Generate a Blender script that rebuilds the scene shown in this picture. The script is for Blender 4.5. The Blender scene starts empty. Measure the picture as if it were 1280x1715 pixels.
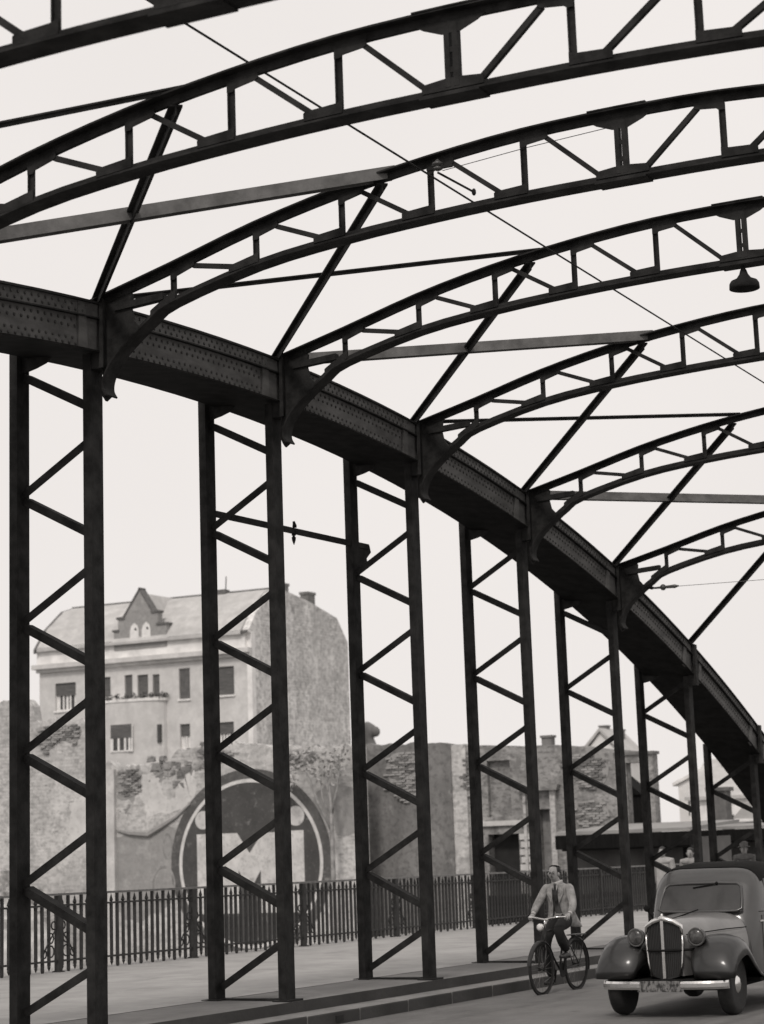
import bpy, bmesh, math, random
from math import sin, cos, pi, radians, sqrt
from mathutils import Vector, Matrix, noise

random.seed(7)
scene = bpy.context.scene
COL = scene.collection

# ---------------------------------------------------------------- camera
cd = bpy.data.cameras.new('camera')
cam = bpy.data.objects.new('camera', cd); COL.objects.link(cam)
Rv = Vector((0.898305, 0.437761, -0.037598)); Uv = Vector((0.116274, -0.154333, 0.981153)); Fv = Vector((-0.423708, 0.885747, 0.189538))
M = Matrix((Rv, Uv, -Fv)).transposed().to_4x4(); M.translation = Vector((12.5174, -18.1001, 2.09))
cam.matrix_world = M
cd.sensor_fit = 'HORIZONTAL'; cd.sensor_width = 36.0; cd.lens = 36.0 * 3458.35 / 1280
cd.shift_x = (640 - 701.57) / 1280; cd.shift_y = (740.89 - 857.5) / 1280
cd.clip_start = 0.1; cd.clip_end = 3000
cd.dof.use_dof = True; cd.dof.focus_distance = 23.5; cd.dof.aperture_fstop = 3.2
scene.camera = cam

# ---------------------------------------------------------------- sky, sun, exposure
SUN_EL, SUN_AZ = radians(47), radians(170)      # azimuth clockwise from +Y: the sun stands behind the camera
w = bpy.data.worlds.new('World'); scene.world = w; w.use_nodes = True
nt = w.node_tree; nt.nodes.clear()
sky = nt.nodes.new('ShaderNodeTexSky'); sky.sky_type = 'NISHITA'; sky.sun_disc = False
sky.sun_elevation = SUN_EL; sky.sun_rotation = SUN_AZ; sky.dust_density = 6.0; sky.air_density = 1.0
bw = nt.nodes.new('ShaderNodeRGBToBW')
mr = nt.nodes.new('ShaderNodeMapRange'); mr.inputs['From Min'].default_value = 2.0; mr.inputs['From Max'].default_value = 22.0
mr.inputs['To Min'].default_value = 8.65; mr.inputs['To Max'].default_value = 9.7
mul = nt.nodes.new('ShaderNodeMix'); mul.data_type = 'RGBA'; mul.blend_type = 'MULTIPLY'; mul.inputs[0].default_value = 1.0
mul.inputs[7].default_value = (1.0, 0.95, 0.92, 1)
bg = nt.nodes.new('ShaderNodeBackground'); bg.inputs['Strength'].default_value = 0.1
out = nt.nodes.new('ShaderNodeOutputWorld')
nt.links.new(sky.outputs[0], bw.inputs[0]); nt.links.new(bw.outputs[0], mr.inputs['Value'])
cn = nt.nodes.new('ShaderNodeTexNoise'); cn.inputs['Scale'].default_value = 2.2; cn.inputs['Detail'].default_value = 4      # thin even overcast
ctc = nt.nodes.new('ShaderNodeTexCoord'); nt.links.new(ctc.outputs['Generated'], cn.inputs['Vector'])
cm = nt.nodes.new('ShaderNodeMapRange'); cm.inputs['From Min'].default_value = 0.3; cm.inputs['From Max'].default_value = 0.7; cm.inputs['To Min'].default_value = 0.965; cm.inputs['To Max'].default_value = 1.025
nt.links.new(cn.outputs['Fac'], cm.inputs['Value']); cx_ = nt.nodes.new('ShaderNodeMath'); cx_.operation = 'MULTIPLY'
nt.links.new(mr.outputs['Result'], cx_.inputs[0]); nt.links.new(cm.outputs['Result'], cx_.inputs[1]); nt.links.new(cx_.outputs[0], mul.inputs[6]); nt.links.new(mul.outputs[2], bg.inputs['Color']); nt.links.new(bg.outputs[0], out.inputs[0])
sl = bpy.data.lights.new('sun', 'SUN'); sl.energy = 1.5; sl.angle = radians(10); sl.color = (1.0, 0.94, 0.89)
so = bpy.data.objects.new('sun', sl); COL.objects.link(so)
sd = Vector((sin(SUN_AZ) * cos(SUN_EL), cos(SUN_AZ) * cos(SUN_EL), sin(SUN_EL)))
so.rotation_euler = sd.to_track_quat('Z', 'Y').to_euler(); so.location = (0, -40, 60)
scene.render.engine = 'CYCLES'
scene.cycles.use_denoising = True
scene.cycles.max_bounces = 6
vs = scene.view_settings; vs.view_transform = 'Standard'; vs.look = 'None'; vs.gamma = 1.0; vs.use_curve_mapping = False; vs.exposure = 0.0

# ---------------------------------------------------------------- materials
MATS = {}
def mat(name, g, var=0.25, scale=4.0, rough=0.75, metal=0.0, bump=0.0, bscale=60.0, g2=None, stretch=None, spec=0.5, detail=6.0, contrast=(0.35, 0.65)):
    """grey paint with soft procedural wear: noise runs between g*(1-var) and g*(1+var) (or g and g2)"""
    m = bpy.data.materials.new(name); m.use_nodes = True; t = m.node_tree; b = t.nodes['Principled BSDF']
    tc = t.nodes.new('ShaderNodeTexCoord'); mp = t.nodes.new('ShaderNodeMapping')
    t.links.new(tc.outputs['Object'], mp.inputs['Vector'])
    if stretch: mp.inputs['Scale'].default_value = stretch
    n = t.nodes.new('ShaderNodeTexNoise'); n.inputs['Scale'].default_value = scale; n.inputs['Detail'].default_value = detail; n.inputs['Roughness'].default_value = 0.6
    t.links.new(mp.outputs[0], n.inputs['Vector'])
    r = t.nodes.new('ShaderNodeValToRGB'); lo = g * (1 - var); hi = g * (1 + var)
    if g2 is not None: lo, hi = g, g2
    r.color_ramp.elements[0].position = contrast[0]; r.color_ramp.elements[1].position = contrast[1]
    r.color_ramp.elements[0].color = (lo, lo * 0.985, lo * 0.965, 1); r.color_ramp.elements[1].color = (hi, hi * 0.985, hi * 0.965, 1)
    t.links.new(n.outputs['Fac'], r.inputs['Fac']); t.links.new(r.outputs['Color'], b.inputs['Base Color'])
    b.inputs['Roughness'].default_value = rough; b.inputs['Metallic'].default_value = metal; b.inputs['Specular IOR Level'].default_value = spec
    if bump:
        n2 = t.nodes.new('ShaderNodeTexNoise'); n2.inputs['Scale'].default_value = bscale; n2.inputs['Detail'].default_value = 5
        t.links.new(tc.outputs['Object'], n2.inputs['Vector'])
        bp = t.nodes.new('ShaderNodeBump'); bp.inputs['Strength'].default_value = bump; bp.inputs['Distance'].default_value = 0.02
        t.links.new(n2.outputs['Fac'], bp.inputs['Height']); t.links.new(bp.outputs[0], b.inputs['Normal'])
    MATS[name] = m
    return m
def layered(name, base, layers, rough=0.9, bump=0.3, bscale=14.0):
    """plaster or masonry: a base grey with stain layers (grey, scale, low, high, strength, stretch)"""
    m = mat(name, base, 0.14, 1.3, rough, bump=bump, bscale=bscale, spec=0.2)
    t = m.node_tree; b = t.nodes['Principled BSDF']; cur = b.inputs['Base Color'].links[0].from_socket
    tc = [n for n in t.nodes if n.type == 'TEX_COORD'][0]
    for k, (g, sc, lo, hi, st, stretch) in enumerate(layers):
        mp = t.nodes.new('ShaderNodeMapping'); mp.inputs['Scale'].default_value = stretch; mp.inputs['Location'].default_value = (3.1 * k, 7.7 * k, 1.9 * k)
        t.links.new(tc.outputs['Object'], mp.inputs['Vector'])
        n = t.nodes.new('ShaderNodeTexNoise'); n.inputs['Scale'].default_value = sc; n.inputs['Detail'].default_value = 7; n.inputs['Roughness'].default_value = 0.65
        t.links.new(mp.outputs[0], n.inputs['Vector'])
        r = t.nodes.new('ShaderNodeMapRange'); r.inputs['From Min'].default_value = lo; r.inputs['From Max'].default_value = hi; r.inputs['To Max'].default_value = st; r.clamp = True
        t.links.new(n.outputs['Fac'], r.inputs['Value'])
        mx = t.nodes.new('ShaderNodeMix'); mx.data_type = 'RGBA'; mx.inputs[7].default_value = (g, g * .985, g * .965, 1)
        t.links.new(r.outputs['Result'], mx.inputs[0]); t.links.new(cur, mx.inputs[6]); cur = mx.outputs[2]
    t.links.new(cur, b.inputs['Base Color'])
    return m
STEEL = mat('painted_steel', 0.022, 0.45, 5, 0.75, bump=0.2, bscale=40, spec=0.12)
SOFFIT = mat('shaded_underside_steel', 0.014, 0.35, 4, 0.85, spec=0.06)  # shade under the rib put into a darker steel colour
STEEL_WEB = mat('pale_web_paint', 0.095, 0.3, 3, 0.7, bump=0.15, bscale=50, spec=0.15, stretch=(1, .6, 2))  # rib web, a paler grey than the other steel
STEEL_PALE = mat('faded_steel_paint', 0.13, 0.3, 4, 0.7, bump=0.1, spec=0.3)
RIVET = mat('rivet_paint', 0.045, 0.2, 30, 0.6, spec=0.3)
IRON = mat('railing_iron', 0.03, 0.3, 8, 0.6, spec=0.35)
ASPHALT = layered('asphalt', 0.15, [(0.21, 0.5, .45, .62, .8, (1, .12, 1)), (0.08, 1.2, .52, .7, .7, (1.5, .2, 1)), (0.19, 9, .5, .66, .5, (1, 1, 1)), (0.05, 2.5, .66, .72, .6, (1, 1, 1))], rough=0.85, bump=0.35, bscale=160)
PAVE = layered('pavement_slab', 0.335, [(0.26, 0.6, .45, .7, .6, (1, .5, 1)), (0.39, 2.2, .5, .7, .5, (1, 1, 1)), (0.2, 1.1, .56, .7, .5, (1.6, .5, 1))], rough=0.9, bump=0.2, bscale=120)
STRIP = layered('dark_granite_strip', 0.17, [(0.11, 1.5, .45, .7, .7, (1, .4, 1))], rough=0.85, bump=0.3, bscale=90)
KERB = layered('kerb_granite', 0.23, [(0.14, 3, .45, .7, .7, (1, 1, 1))], rough=0.85, bump=0.3, bscale=120)
CONC = layered('deck_concrete', 0.16, [(0.1, .8, .45, .7, .6, (1, 1, 1))])
EARTH = layered('earth', 0.16, [(0.3, .3, .5, .7, .7, (1, 1, 1)), (0.09, .9, .5, .7, .6, (1, 1, 1))], bump=0.6)
PLASTER = layered('weathered_plaster', 0.58, [(0.4, 0.5, .48, .66, .65, (1, 1, .7)), (0.62, .9, .55, .68, .5, (1, 1, 1)), (0.22, 2.5, .58, .72, .6, (2.2, 1, .5)), (0.25, 5, .46, .62, .6, (1, 1, 1.4)), (0.3, 1.0, .52, .68, .5, (1, 1, 3.5)), (0.72, 3.3, .56, .66, .6, (1, 1, 1)), (0.14, 1.7, .62, .68, .7, (1, 1, 1.6))], bump=0.5, bscale=8)
PLASTER_DARK = layered('sooty_plaster', 0.22, [(0.14, 0.5, .45, .66, .7, (1.6, 1, .35)), (0.33, 1.1, .55, .7, .5, (1.6, 1, .5)), (0.14, 2.5, .6, .72, .5, (2.4, 1, .4)), (0.1, 5, .48, .62, .6, (1, 1, 1)), (0.36, 3, .58, .68, .5, (1, 1, .7))], bump=0.5, bscale=8)
MASON = layered('bare_masonry', 0.30, [(0.17, 1.4, .45, .62, .8, (1, 1, 1)), (0.52, 2.2, .55, .7, .6, (1, 1, 1)), (0.1, 5, .5, .62, .7, (1, 1, 2.0)), (0.07, 1.3, .6, .68, .7, (1, 1, .7))], bump=0.9, bscale=7)
PALE_PLASTER = layered('pale_plaster', 0.60, [(0.44, 1.1, .45, .66, .7, (1, 1, 1)), (0.36, 6, .54, .66, .5, (1, 1, 1))])
GREY_PATCH = layered('grey_patch_plaster', 0.33, [(0.24, 1.3, .45, .66, .7, (1, 1, 1)), (0.46, 2.0, .52, .7, .7, (1, 1, 1)), (0.22, 6, .45, .66, .5, (1, 1, 1))])
HOUSE = layered('house_render', 0.60, [(0.5, .35, .45, .66, .6, (1, 1, .5)), (0.68, 1.5, .5, .7, .4, (1, 1, 1)), (0.46, 5, .45, .7, .4, (1, 1, 1))], bump=0.2)
FIREWALL = layered('party_wall_render', 0.8, [(0.56, .45, .46, .66, .7, (1, 1, .6)), (0.25, 1.6, .54, .7, .6, (1, 1.2, .4)), (0.58, .9, .56, .7, .5, (1, 1, .7)), (0.3, 3, .46, .62, .65, (1, 1, 1.3)), (0.34, .25, .45, .6, .4, (1, 1, .5)), (0.8, 2.2, .56, .68, .5, (1, 1, 1)), (0.2, 1.2, .6, .7, .6, (1, 1, .45))], bump=0.6, bscale=5)
def courses(m, sx, sz, dark, amount):
    """faint brick courses showing through render on a wall in the y-z plane"""
    t = m.node_tree; b = t.nodes['Principled BSDF']; cur = b.inputs['Base Color'].links[0].from_socket
    tc = [n for n in t.nodes if n.type == 'TEX_COORD'][0]; sep = t.nodes.new('ShaderNodeSeparateXYZ'); com = t.nodes.new('ShaderNodeCombineXYZ')
    t.links.new(tc.outputs['Object'], sep.inputs[0]); ad = t.nodes.new('ShaderNodeMath'); ad.operation = 'ADD'
    t.links.new(sep.outputs['X'], ad.inputs[0]); t.links.new(sep.outputs['Y'], ad.inputs[1]); t.links.new(ad.outputs[0], com.inputs['X']); t.links.new(sep.outputs['Z'], com.inputs['Y'])
    br = t.nodes.new('ShaderNodeTexBrick'); br.inputs['Scale'].default_value = 1.0; br.inputs['Brick Width'].default_value = sx; br.inputs['Row Height'].default_value = sz; br.inputs['Mortar Size'].default_value = 0.03
    br.inputs['Color1'].default_value = (1, 1, 1, 1); br.inputs['Color2'].default_value = (dark, dark, dark, 1); br.inputs['Mortar'].default_value = (dark * .9,) * 3 + (1,)
    t.links.new(com.outputs[0], br.inputs['Vector']); n = t.nodes.new('ShaderNodeTexNoise'); n.inputs['Scale'].default_value = .5; n.inputs['Detail'].default_value = 6; t.links.new(tc.outputs['Object'], n.inputs['Vector'])
    r = t.nodes.new('ShaderNodeMapRange'); r.inputs['From Min'].default_value = .38; r.inputs['From Max'].default_value = .62; r.inputs['To Max'].default_value = amount; t.links.new(n.outputs['Fac'], r.inputs['Value'])
    mx = t.nodes.new('ShaderNodeMix'); mx.data_type = 'RGBA'; mx.blend_type = 'MULTIPLY'; t.links.new(r.outputs['Result'], mx.inputs[0]); t.links.new(cur, mx.inputs[6]); t.links.new(br.outputs['Color'], mx.inputs[7])
    t.links.new(mx.outputs[2], b.inputs['Base Color']); return m
courses(FIREWALL, .5, .17, .6, .55); courses(PLASTER, .42, .13, .65, .4)
HOUSE_LIGHT = mat('white_render_band', 0.78, 0.15, 1.2, 0.9)
ROOF = layered('grey_tile_roof', 0.50, [(0.38, .8, .45, .66, .6, (.4, 1, 1)), (0.4, 5, .5, .66, .5, (1, 1, 1))], bump=0.8, bscale=9)
ROOF_EDGE = mat('roof_edge', 0.13, 0.3, 3, 0.9)
BLIND = mat('lowered_blind', 0.11, 0.3, 2, 0.8, stretch=(1, 1, 9))
SHUTTER = mat('louvred_shutter', 0.12, 0.3, 2, 0.8, stretch=(9, 1, 2))
FRAME = mat('white_window_frame', 0.75, 0.1, 3, 0.6)
GLASS = mat('dark_window_glass', 0.05, 0.3, 1.5, 0.15)
PLANT = mat('balcony_plants', 0.09, 0.5, 3, 0.9)
CHIM = layered('chimney_brick', 0.2, [(0.12, 2, .45, .66, .7, (1, 1, 1))])
PAINT_DARK = layered('faded_dark_mural_paint', 0.075, [(0.105, 1.3, .5, .72, .6, (1, 1, .5)), (0.3, 3, .58, .7, .5, (1, 1, 1)), (0.16, 8, .55, .7, .5, (1, 1, 1))], bump=0.3)
PAINT_MID = layered('faded_ring_mural_paint', 0.10, [(0.15, 1.8, .5, .72, .6, (1, 1, .6)), (0.34, 2.2, .56, .68, .6, (1, 1, 1)), (0.2, 7, .5, .7, .5, (1, 1, 1))], bump=0.3)
PAINT_WHITE = layered('faded_white_mural_paint', 0.60, [(0.46, 2.2, .5, .68, .6, (1, 1, 1)), (0.25, 3, .56, .7, .7, (1, 1, 1)), (0.3, 9, .5, .66, .5, (1, 1, 1))], bump=0.3)
PAINT_RING = mat('white_ring_paint', 0.62, 0.15, 3, 0.9)
BRICK = mat('old_brick', 0.3, 0.3, 2.0, 0.95, bump=0.3)
BRICK2 = mat('dark_old_brick', 0.15, 0.3, 2.0, 0.95, bump=0.3)
BLACK = mat('black_boards', 0.009, 0.4, 3, 0.85, spec=0.1, stretch=(6, 6, .6))
DARKROOM = mat('recess_shade_black', 0.02, 0.3, 2, 0.95)  # shade inside openings and under eaves, put into the colour
SHEDWALL = layered('shed_wall', 0.14, [(0.09, 1.2, .45, .66, .7, (1, 1, .4))])
WHITEWALL = mat('far_white_wall', 0.72, 0.1, .5, 0.9)
BARK = mat('bark', 0.3, 0.3, 5, 0.9)
LEAF = mat('dusty_leaves', 0.26, 0.5, 3, 0.8)
LEAF_DARK = mat('dark_leaves', 0.07, 0.5, 3, 0.8)
FELT = layered('felt_roofing', 0.30, [(0.2, 1.2, .45, .66, .6, (1, .4, 1))])
LEAF_PALE = mat('pale_leaves', 0.34, 0.4, 3, 0.8)
STONE = mat('rubble_stone', 0.42, 0.35, 2.5, 0.95, bump=0.5, bscale=12)
CAR = mat('car_body_paint', 0.05, 0.12, 3, 0.4)
WING = mat('black_wing_paint', 0.012, 0.2, 3, 0.45)
BONNET_SHEEN = mat('bonnet_sky_sheen', 0.16, 0.15, 3, 0.4)  # sky reflection on the bonnet put into a paler base colour
for m_, cw in ((CAR, .6), (WING, .45), (BONNET_SHEEN, .8)): m_.node_tree.nodes['Principled BSDF'].inputs['Coat Weight'].default_value = cw; m_.node_tree.nodes['Principled BSDF'].inputs['Coat Roughness'].default_value = 0.15
CAR_DARK = mat('car_dark_top', 0.012, 0.2, 3, 0.9, spec=0.1)
CHROME = mat('chrome', 0.75, 0.08, 4, 0.22, metal=1.0)
GRILLE = mat('grille_black', 0.02, 0.2, 8, 0.5)
TYRE = mat('tyre_rubber', 0.02, 0.2, 20, 0.85)
CARGLASS = mat('windscreen_glass', 0.045, 0.3, 1.5, 0.08)
LENS = mat('headlamp_lens', 0.07, 0.5, 14, 0.2)
PLATE = mat('number_plate', 0.03, 0.5, 26, 0.7, g2=0.2, stretch=(1, 1, .6), contrast=(.42, .56))
SKIN = mat('skin', 0.3, 0.08, 12, 0.6)
JACKET = mat('tweed_jacket', 0.27, 0.3, 11, 0.95, bump=0.9, bscale=13)
VEST = mat('grey_waistcoat', 0.12, 0.2, 20, 0.95)
TROUSER = mat('dark_trousers', 0.012, 0.2, 12, 0.95)
SHIRT = mat('shirt', 0.45, 0.1, 12, 0.9)
HAIR = mat('dark_hair', 0.035, 0.3, 30, 0.7)
LEATHER = mat('black_leather', 0.02, 0.2, 12, 0.5)
COAT = mat('pale_coat', 0.36, 0.15, 8, 0.9)
PORCELAIN = mat('insulator_porcelain', 0.06, 0.2, 5, 0.3)

# ---------------------------------------------------------------- mesh helpers
class MB:
    def __init__(s): s.v = []; s.f = []; s.mi = []
    def add(s, vs, fs, m=0):
        b = len(s.v); s.v += [tuple(v) for v in vs]; s.f += [tuple(b + i for i in f) for f in fs]; s.mi += [m] * len(fs); return s
    def box(s, x0, x1, y0, y1, z0, z1, m=0):
        return s.add([(x0, y0, z0), (x1, y0, z0), (x1, y1, z0), (x0, y1, z0), (x0, y0, z1), (x1, y0, z1), (x1, y1, z1), (x0, y1, z1)],
                     [(3, 2, 1, 0), (4, 5, 6, 7), (0, 1, 5, 4), (1, 2, 6, 5), (2, 3, 7, 6), (3, 0, 4, 7)], m)
    def prism(s, poly, y0, y1, m=0, axis='y'):
        """poly in (x, z) extruded along y, or in (y, z) along x with axis='x', or (x, y) along z with axis='z'"""
        n = len(poly); ar = sum(poly[i][0] * poly[(i + 1) % n][1] - poly[(i + 1) % n][0] * poly[i][1] for i in range(n))
        if ar < 0: poly = poly[::-1]
        P = {'y': lambda a, b, t: (a, t, b), 'x': lambda a, b, t: (t, a, b), 'z': lambda a, b, t: (a, b, t)}[axis]
        vs = [P(a, b, y0) for a, b in poly] + [P(a, b, y1) for a, b in poly]
        fs = [tuple(range(n)), tuple(range(2 * n - 1, n - 1, -1))] + [(i, i + n, (i + 1) % n + n, (i + 1) % n) for i in range(n)]
        if axis != 'y': fs = [f[::-1] for f in fs]
        return s.add(vs, fs, m)
    def beam(s, p, q, a, b, side=(0, 1, 0), m=0):
        """bar from p to q: thickness b along 'side', a across"""
        p = Vector(p); q = Vector(q); d = (q - p).normalized(); sv = Vector(side); sv = (sv - d * sv.dot(d)).normalized(); n = d.cross(sv)
        vs = [c + sv * (i * b / 2) + n * (j * a / 2) for c in (p, q) for i, j in ((-1, -1), (1, -1), (1, 1), (-1, 1))]
        return s.add(vs, [(0, 1, 2, 3), (7, 6, 5, 4), (0, 4, 5, 1), (1, 5, 6, 2), (2, 6, 7, 3), (3, 7, 4, 0)], m)
    def tube(s, pts, r, n=8, m=0, close=False):
        pts = [Vector(p) for p in pts]; L = len(pts); rs = r if isinstance(r, (list, tuple)) else [r] * L; rings = []; up = None
        for i, p in enumerate(pts):
            if close: d = pts[(i + 1) % L] - pts[i - 1]
            else: d = pts[min(i + 1, L - 1)] - pts[max(i - 1, 0)]
            d.normalize()
            if up is None: up = Vector((0, 0, 1)) if abs(d.z) < 0.9 else Vector((1, 0, 0))
            a = (up - d * up.dot(d)).normalized(); b = d.cross(a); up = a
            rings.append([p + (a * cos(2 * pi * k / n) + b * sin(2 * pi * k / n)) * rs[i] for k in range(n)])
        vs = [v for R in rings for v in R]; fs = []
        for i in range(L if close else L - 1):
            j = (i + 1) % L
            for k in range(n): fs.append((i * n + k, i * n + (k + 1) % n, j * n + (k + 1) % n, j * n + k))
        if not close: fs += [tuple(range(n - 1, -1, -1)), tuple((L - 1) * n + k for k in range(n))]
        return s.add(vs, fs, m)
    def lathe(s, prof, c, n=16, axis='z', m=0):
        """prof: (radius, height) pairs about an axis through c"""
        vs = []; fs = []; L = len(prof)
        for r, h in prof:
            for k in range(n):
                a = 2 * pi * k / n; x, y = r * cos(a), r * sin(a)
                vs.append({'z': (c[0] + x, c[1] + y, c[2] + h), 'x': (c[0] + h, c[1] + x, c[2] + y), 'y': (c[0] + y, c[1] + h, c[2] + x)}[axis])
        for i in range(L - 1):
            for k in range(n): fs.append((i * n + k, i * n + (k + 1) % n, (i + 1) * n + (k + 1) % n, (i + 1) * n + k))
        fs += [tuple(range(n - 1, -1, -1)), tuple((L - 1) * n + k for k in range(n))]
        return s.add(vs, fs, m)
    def ball(s, c, r, n=10, m=0):
        rr = r if isinstance(r, (tuple, list)) else (r, r, r); L = n // 2 + 1
        vs = []; fs = []
        for i in range(L + 1):
            t = pi * i / L
            for k in range(n):
                a = 2 * pi * k / n; vs.append((c[0] + rr[0] * sin(t) * cos(a), c[1] + rr[1] * sin(t) * sin(a), c[2] - rr[2] * cos(t)))
        for i in range(L):
            for k in range(n): fs.append((i * n + k, i * n + (k + 1) % n, (i + 1) * n + (k + 1) % n, (i + 1) * n + k))
        return s.add(vs, fs, m)
    def sweep_xz(s, path, prof, y=0.0, m=0):
        """profile of (offset along the path's normal, y offset) swept along a path in the x-z plane"""
        L = len(path); n = len(prof); vs = []
        for i, (x, z) in enumerate(path):
            a = path[max(i - 1, 0)]; b = path[min(i + 1, L - 1)]; dx, dz = b[0] - a[0], b[1] - a[1]; l = sqrt(dx * dx + dz * dz); nx, nz = -dz / l, dx / l
            vs += [(x + nx * p, y + q, z + nz * p) for p, q in prof]
        fs = [(i * n + k, (i + 1) * n + k, (i + 1) * n + (k + 1) % n, i * n + (k + 1) % n) for i in range(L - 1) for k in range(n)]
        fs += [tuple(range(n)), tuple((L - 1) * n + k for k in range(n - 1, -1, -1))]
        return s.add(vs, fs, m)
    def loft(s, rings, cap=True, m=0):
        n = len(rings[0]); L = len(rings); vs = [v for r in rings for v in r]
        fs = [(i * n + k, i * n + (k + 1) % n, (i + 1) * n + (k + 1) % n, (i + 1) * n + k) for i in range(L - 1) for k in range(n)]
        if cap: fs += [tuple(range(n - 1, -1, -1)), tuple((L - 1) * n + k for k in range(n))]
        return s.add(vs, fs, m)
    def mesh(s, name, mats, smooth=False):
        me = bpy.data.meshes.new(name); me.from_pydata(s.v, [], s.f)
        for m in (mats if isinstance(mats, (list, tuple)) else [mats]): me.materials.append(m)
        if any(s.mi): me.polygons.foreach_set('material_index', s.mi)
        if smooth: me.polygons.foreach_set('use_smooth', [True] * len(me.polygons))
        me.update()
        return me
    def build(s, name, mats, parent=None, smooth=False, fix=True, **kw):
        me = s.mesh(name, mats, smooth)
        if fix:
            bm = bmesh.new(); bm.from_mesh(me); bmesh.ops.recalc_face_normals(bm, faces=bm.faces); bm.to_mesh(me); bm.free()
        return link(me, name, parent, **kw)
def link(me, name, parent=None, loc=None, rot=None, **kw):
    o = bpy.data.objects.new(name, me); COL.objects.link(o)
    if parent: o.parent = parent
    if loc: o.location = loc
    if rot: o.rotation_euler = rot
    tag(o, **kw)
    return o
def tag(o, label=None, cat=None, group=None, kind=None):
    if label: o['label'] = label
    if cat: o['category'] = cat
    if group: o['group'] = group
    if kind: o['kind'] = kind
    return o
def empty(name, loc=(0, 0, 0), parent=None, rotz=0, **kw):
    o = bpy.data.objects.new(name, None); COL.objects.link(o); o.location = loc; o.rotation_euler = (0, 0, rotz); o.empty_display_size = 0.2
    if parent: o.parent = parent
    return tag(o, **kw)
def autosmooth(o, ang=40):
    me = o.data; me.polygons.foreach_set('use_smooth', [True] * len(me.polygons)); me.set_sharp_from_angle(angle=radians(ang)); return o
def bevel(o, w=0.01, seg=2):
    m = o.modifiers.new('soft_edge', 'BEVEL'); m.width = w; m.segments = seg; m.limit_method = 'ANGLE'; return o
def catmull(pts, sub=4):
    P = [Vector(p) for p in pts]; out_ = []
    for i in range(len(P) - 1):
        p0 = P[max(i - 1, 0)]; p1 = P[i]; p2 = P[i + 1]; p3 = P[min(i + 2, len(P) - 1)]
        for k in range(sub):
            t = k / sub
            out_.append(0.5 * ((2 * p1) + (p2 - p0) * t + (2 * p0 - 5 * p1 + 4 * p2 - p3) * t * t + (3 * p1 - p0 - 3 * p2 + p3) * t ** 3))
    out_.append(P[-1]); return [tuple(p) for p in out_]

# ---------------------------------------------------------------- the place: deck, kerb, pavement, ground
S = 3.9                                   # hanger spacing along the bridge
def zd(y): return -0.0105 * (min(max(y, -16), 60) - 6.0)      # the deck falls gently away from mid-span
def ribbon(name, xs, ys, mats, **kw):
    """a sheet along the bridge: xs is a list of (x, z above deck line)"""
    b = MB(); n = len(xs); vs = [(x, y, z + zd(y)) for y in ys for x, z in xs]
    fs = [(i * n + k, i * n + k + 1, (i + 1) * n + k + 1, (i + 1) * n + k) for i in range(len(ys) - 1) for k in range(n - 1)]
    b.add(vs, fs); return b.build(name, mats, fix=False, **kw)
YS = [-40, -30] + [y for y in range(-20, 61, 4)] + [80, 120, 240]
# road crown: highest at the middle
ribbon('road', [(0.62, 0.0), (2.0, 0.012), (4.0, 0.03), (6.2, 0.04), (8.4, 0.03), (10.4, 0.012), (11.7, 0.0)], YS, ASPHALT, kind='structure')
ribbon('pavement', [(-7.45, 0.345), (-4.0, 0.315), (-1.0, 0.285)], YS, PAVE, kind='structure')
ribbon('hanger_strip', [(-1.0, 0.281), (0.12, 0.265)], YS, STRIP, kind='structure')
RISER_SHADE = layered('shaded_riser_stone', 0.055, [(0.1, 2.5, .5, .7, .6, (1, .3, 1))])  # step shadow put into the colour of riser and kerb face
ribbon('strip_riser', [(0.12, 0.265), (0.125, 0.12)], YS, RISER_SHADE, kind='structure')
ribbon('kerb_shelf', [(0.12, 0.135), (0.35, 0.135)], YS, KERB, kind='structure')
kerb = empty('kerb', kind='structure')
kb = MB().box(-0.145, 0.145, -0.646, 0.646, -0.25, 0.15); kb.mi[1] = 0; kb.mi[3] = 1; kme = kb.build('kerb_stone', [KERB, RISER_SHADE], kerb, fix=False); bevel(kme, 0.02, 2)
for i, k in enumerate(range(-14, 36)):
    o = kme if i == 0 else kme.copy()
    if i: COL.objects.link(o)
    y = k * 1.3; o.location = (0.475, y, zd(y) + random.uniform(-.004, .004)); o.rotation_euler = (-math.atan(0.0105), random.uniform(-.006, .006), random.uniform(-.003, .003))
ribbon('far_pavement', [(11.7, 0.0), (11.7, 0.14), (20.5, 0.2)], YS, PAVE, kind='structure')
b = MB()
for a, c in zip(YS[:-1], YS[1:]):
    b.add([(-7.5, a, zd(a) + .34), (-7.5, a, zd(a) - 1.4), (-7.5, c, zd(c) - 1.4), (-7.5, c, zd(c) + .34), (20.5, a, zd(a) - 1.4), (20.5, c, zd(c) - 1.4), (-7.45, a, zd(a) + .343), (-7.45, c, zd(c) + .343)],
          [(0, 1, 2, 3), (1, 4, 5, 2), (0, 3, 7, 6)])
b.build('deck_slab', CONC, fix=False, kind='structure')
g = MB(); N = 46
for j in range(N + 1):
    for i in range(N + 1):
        x = -700 + 1400 * i / N; y = -200 + 1500 * j / N; g.v.append((x, y, -4.0 + 0.25 * noise.noise((x * .05, y * .05, 0))))
g.add([], []); g.f = [(j * (N + 1) + i, j * (N + 1) + i + 1, (j + 1) * (N + 1) + i + 1, (j + 1) * (N + 1) + i) for j in range(N) for i in range(N)]; g.mi = [0] * len(g.f)
g.build('ground', EARTH, fix=False, kind='structure')
# gully mouth in the kerb face
MB().box(0.6, 0.632, 3.92, 4.1, zd(4) + .03, zd(4) + .1).build('drain_slot', DARKROOM, kerb)

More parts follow.
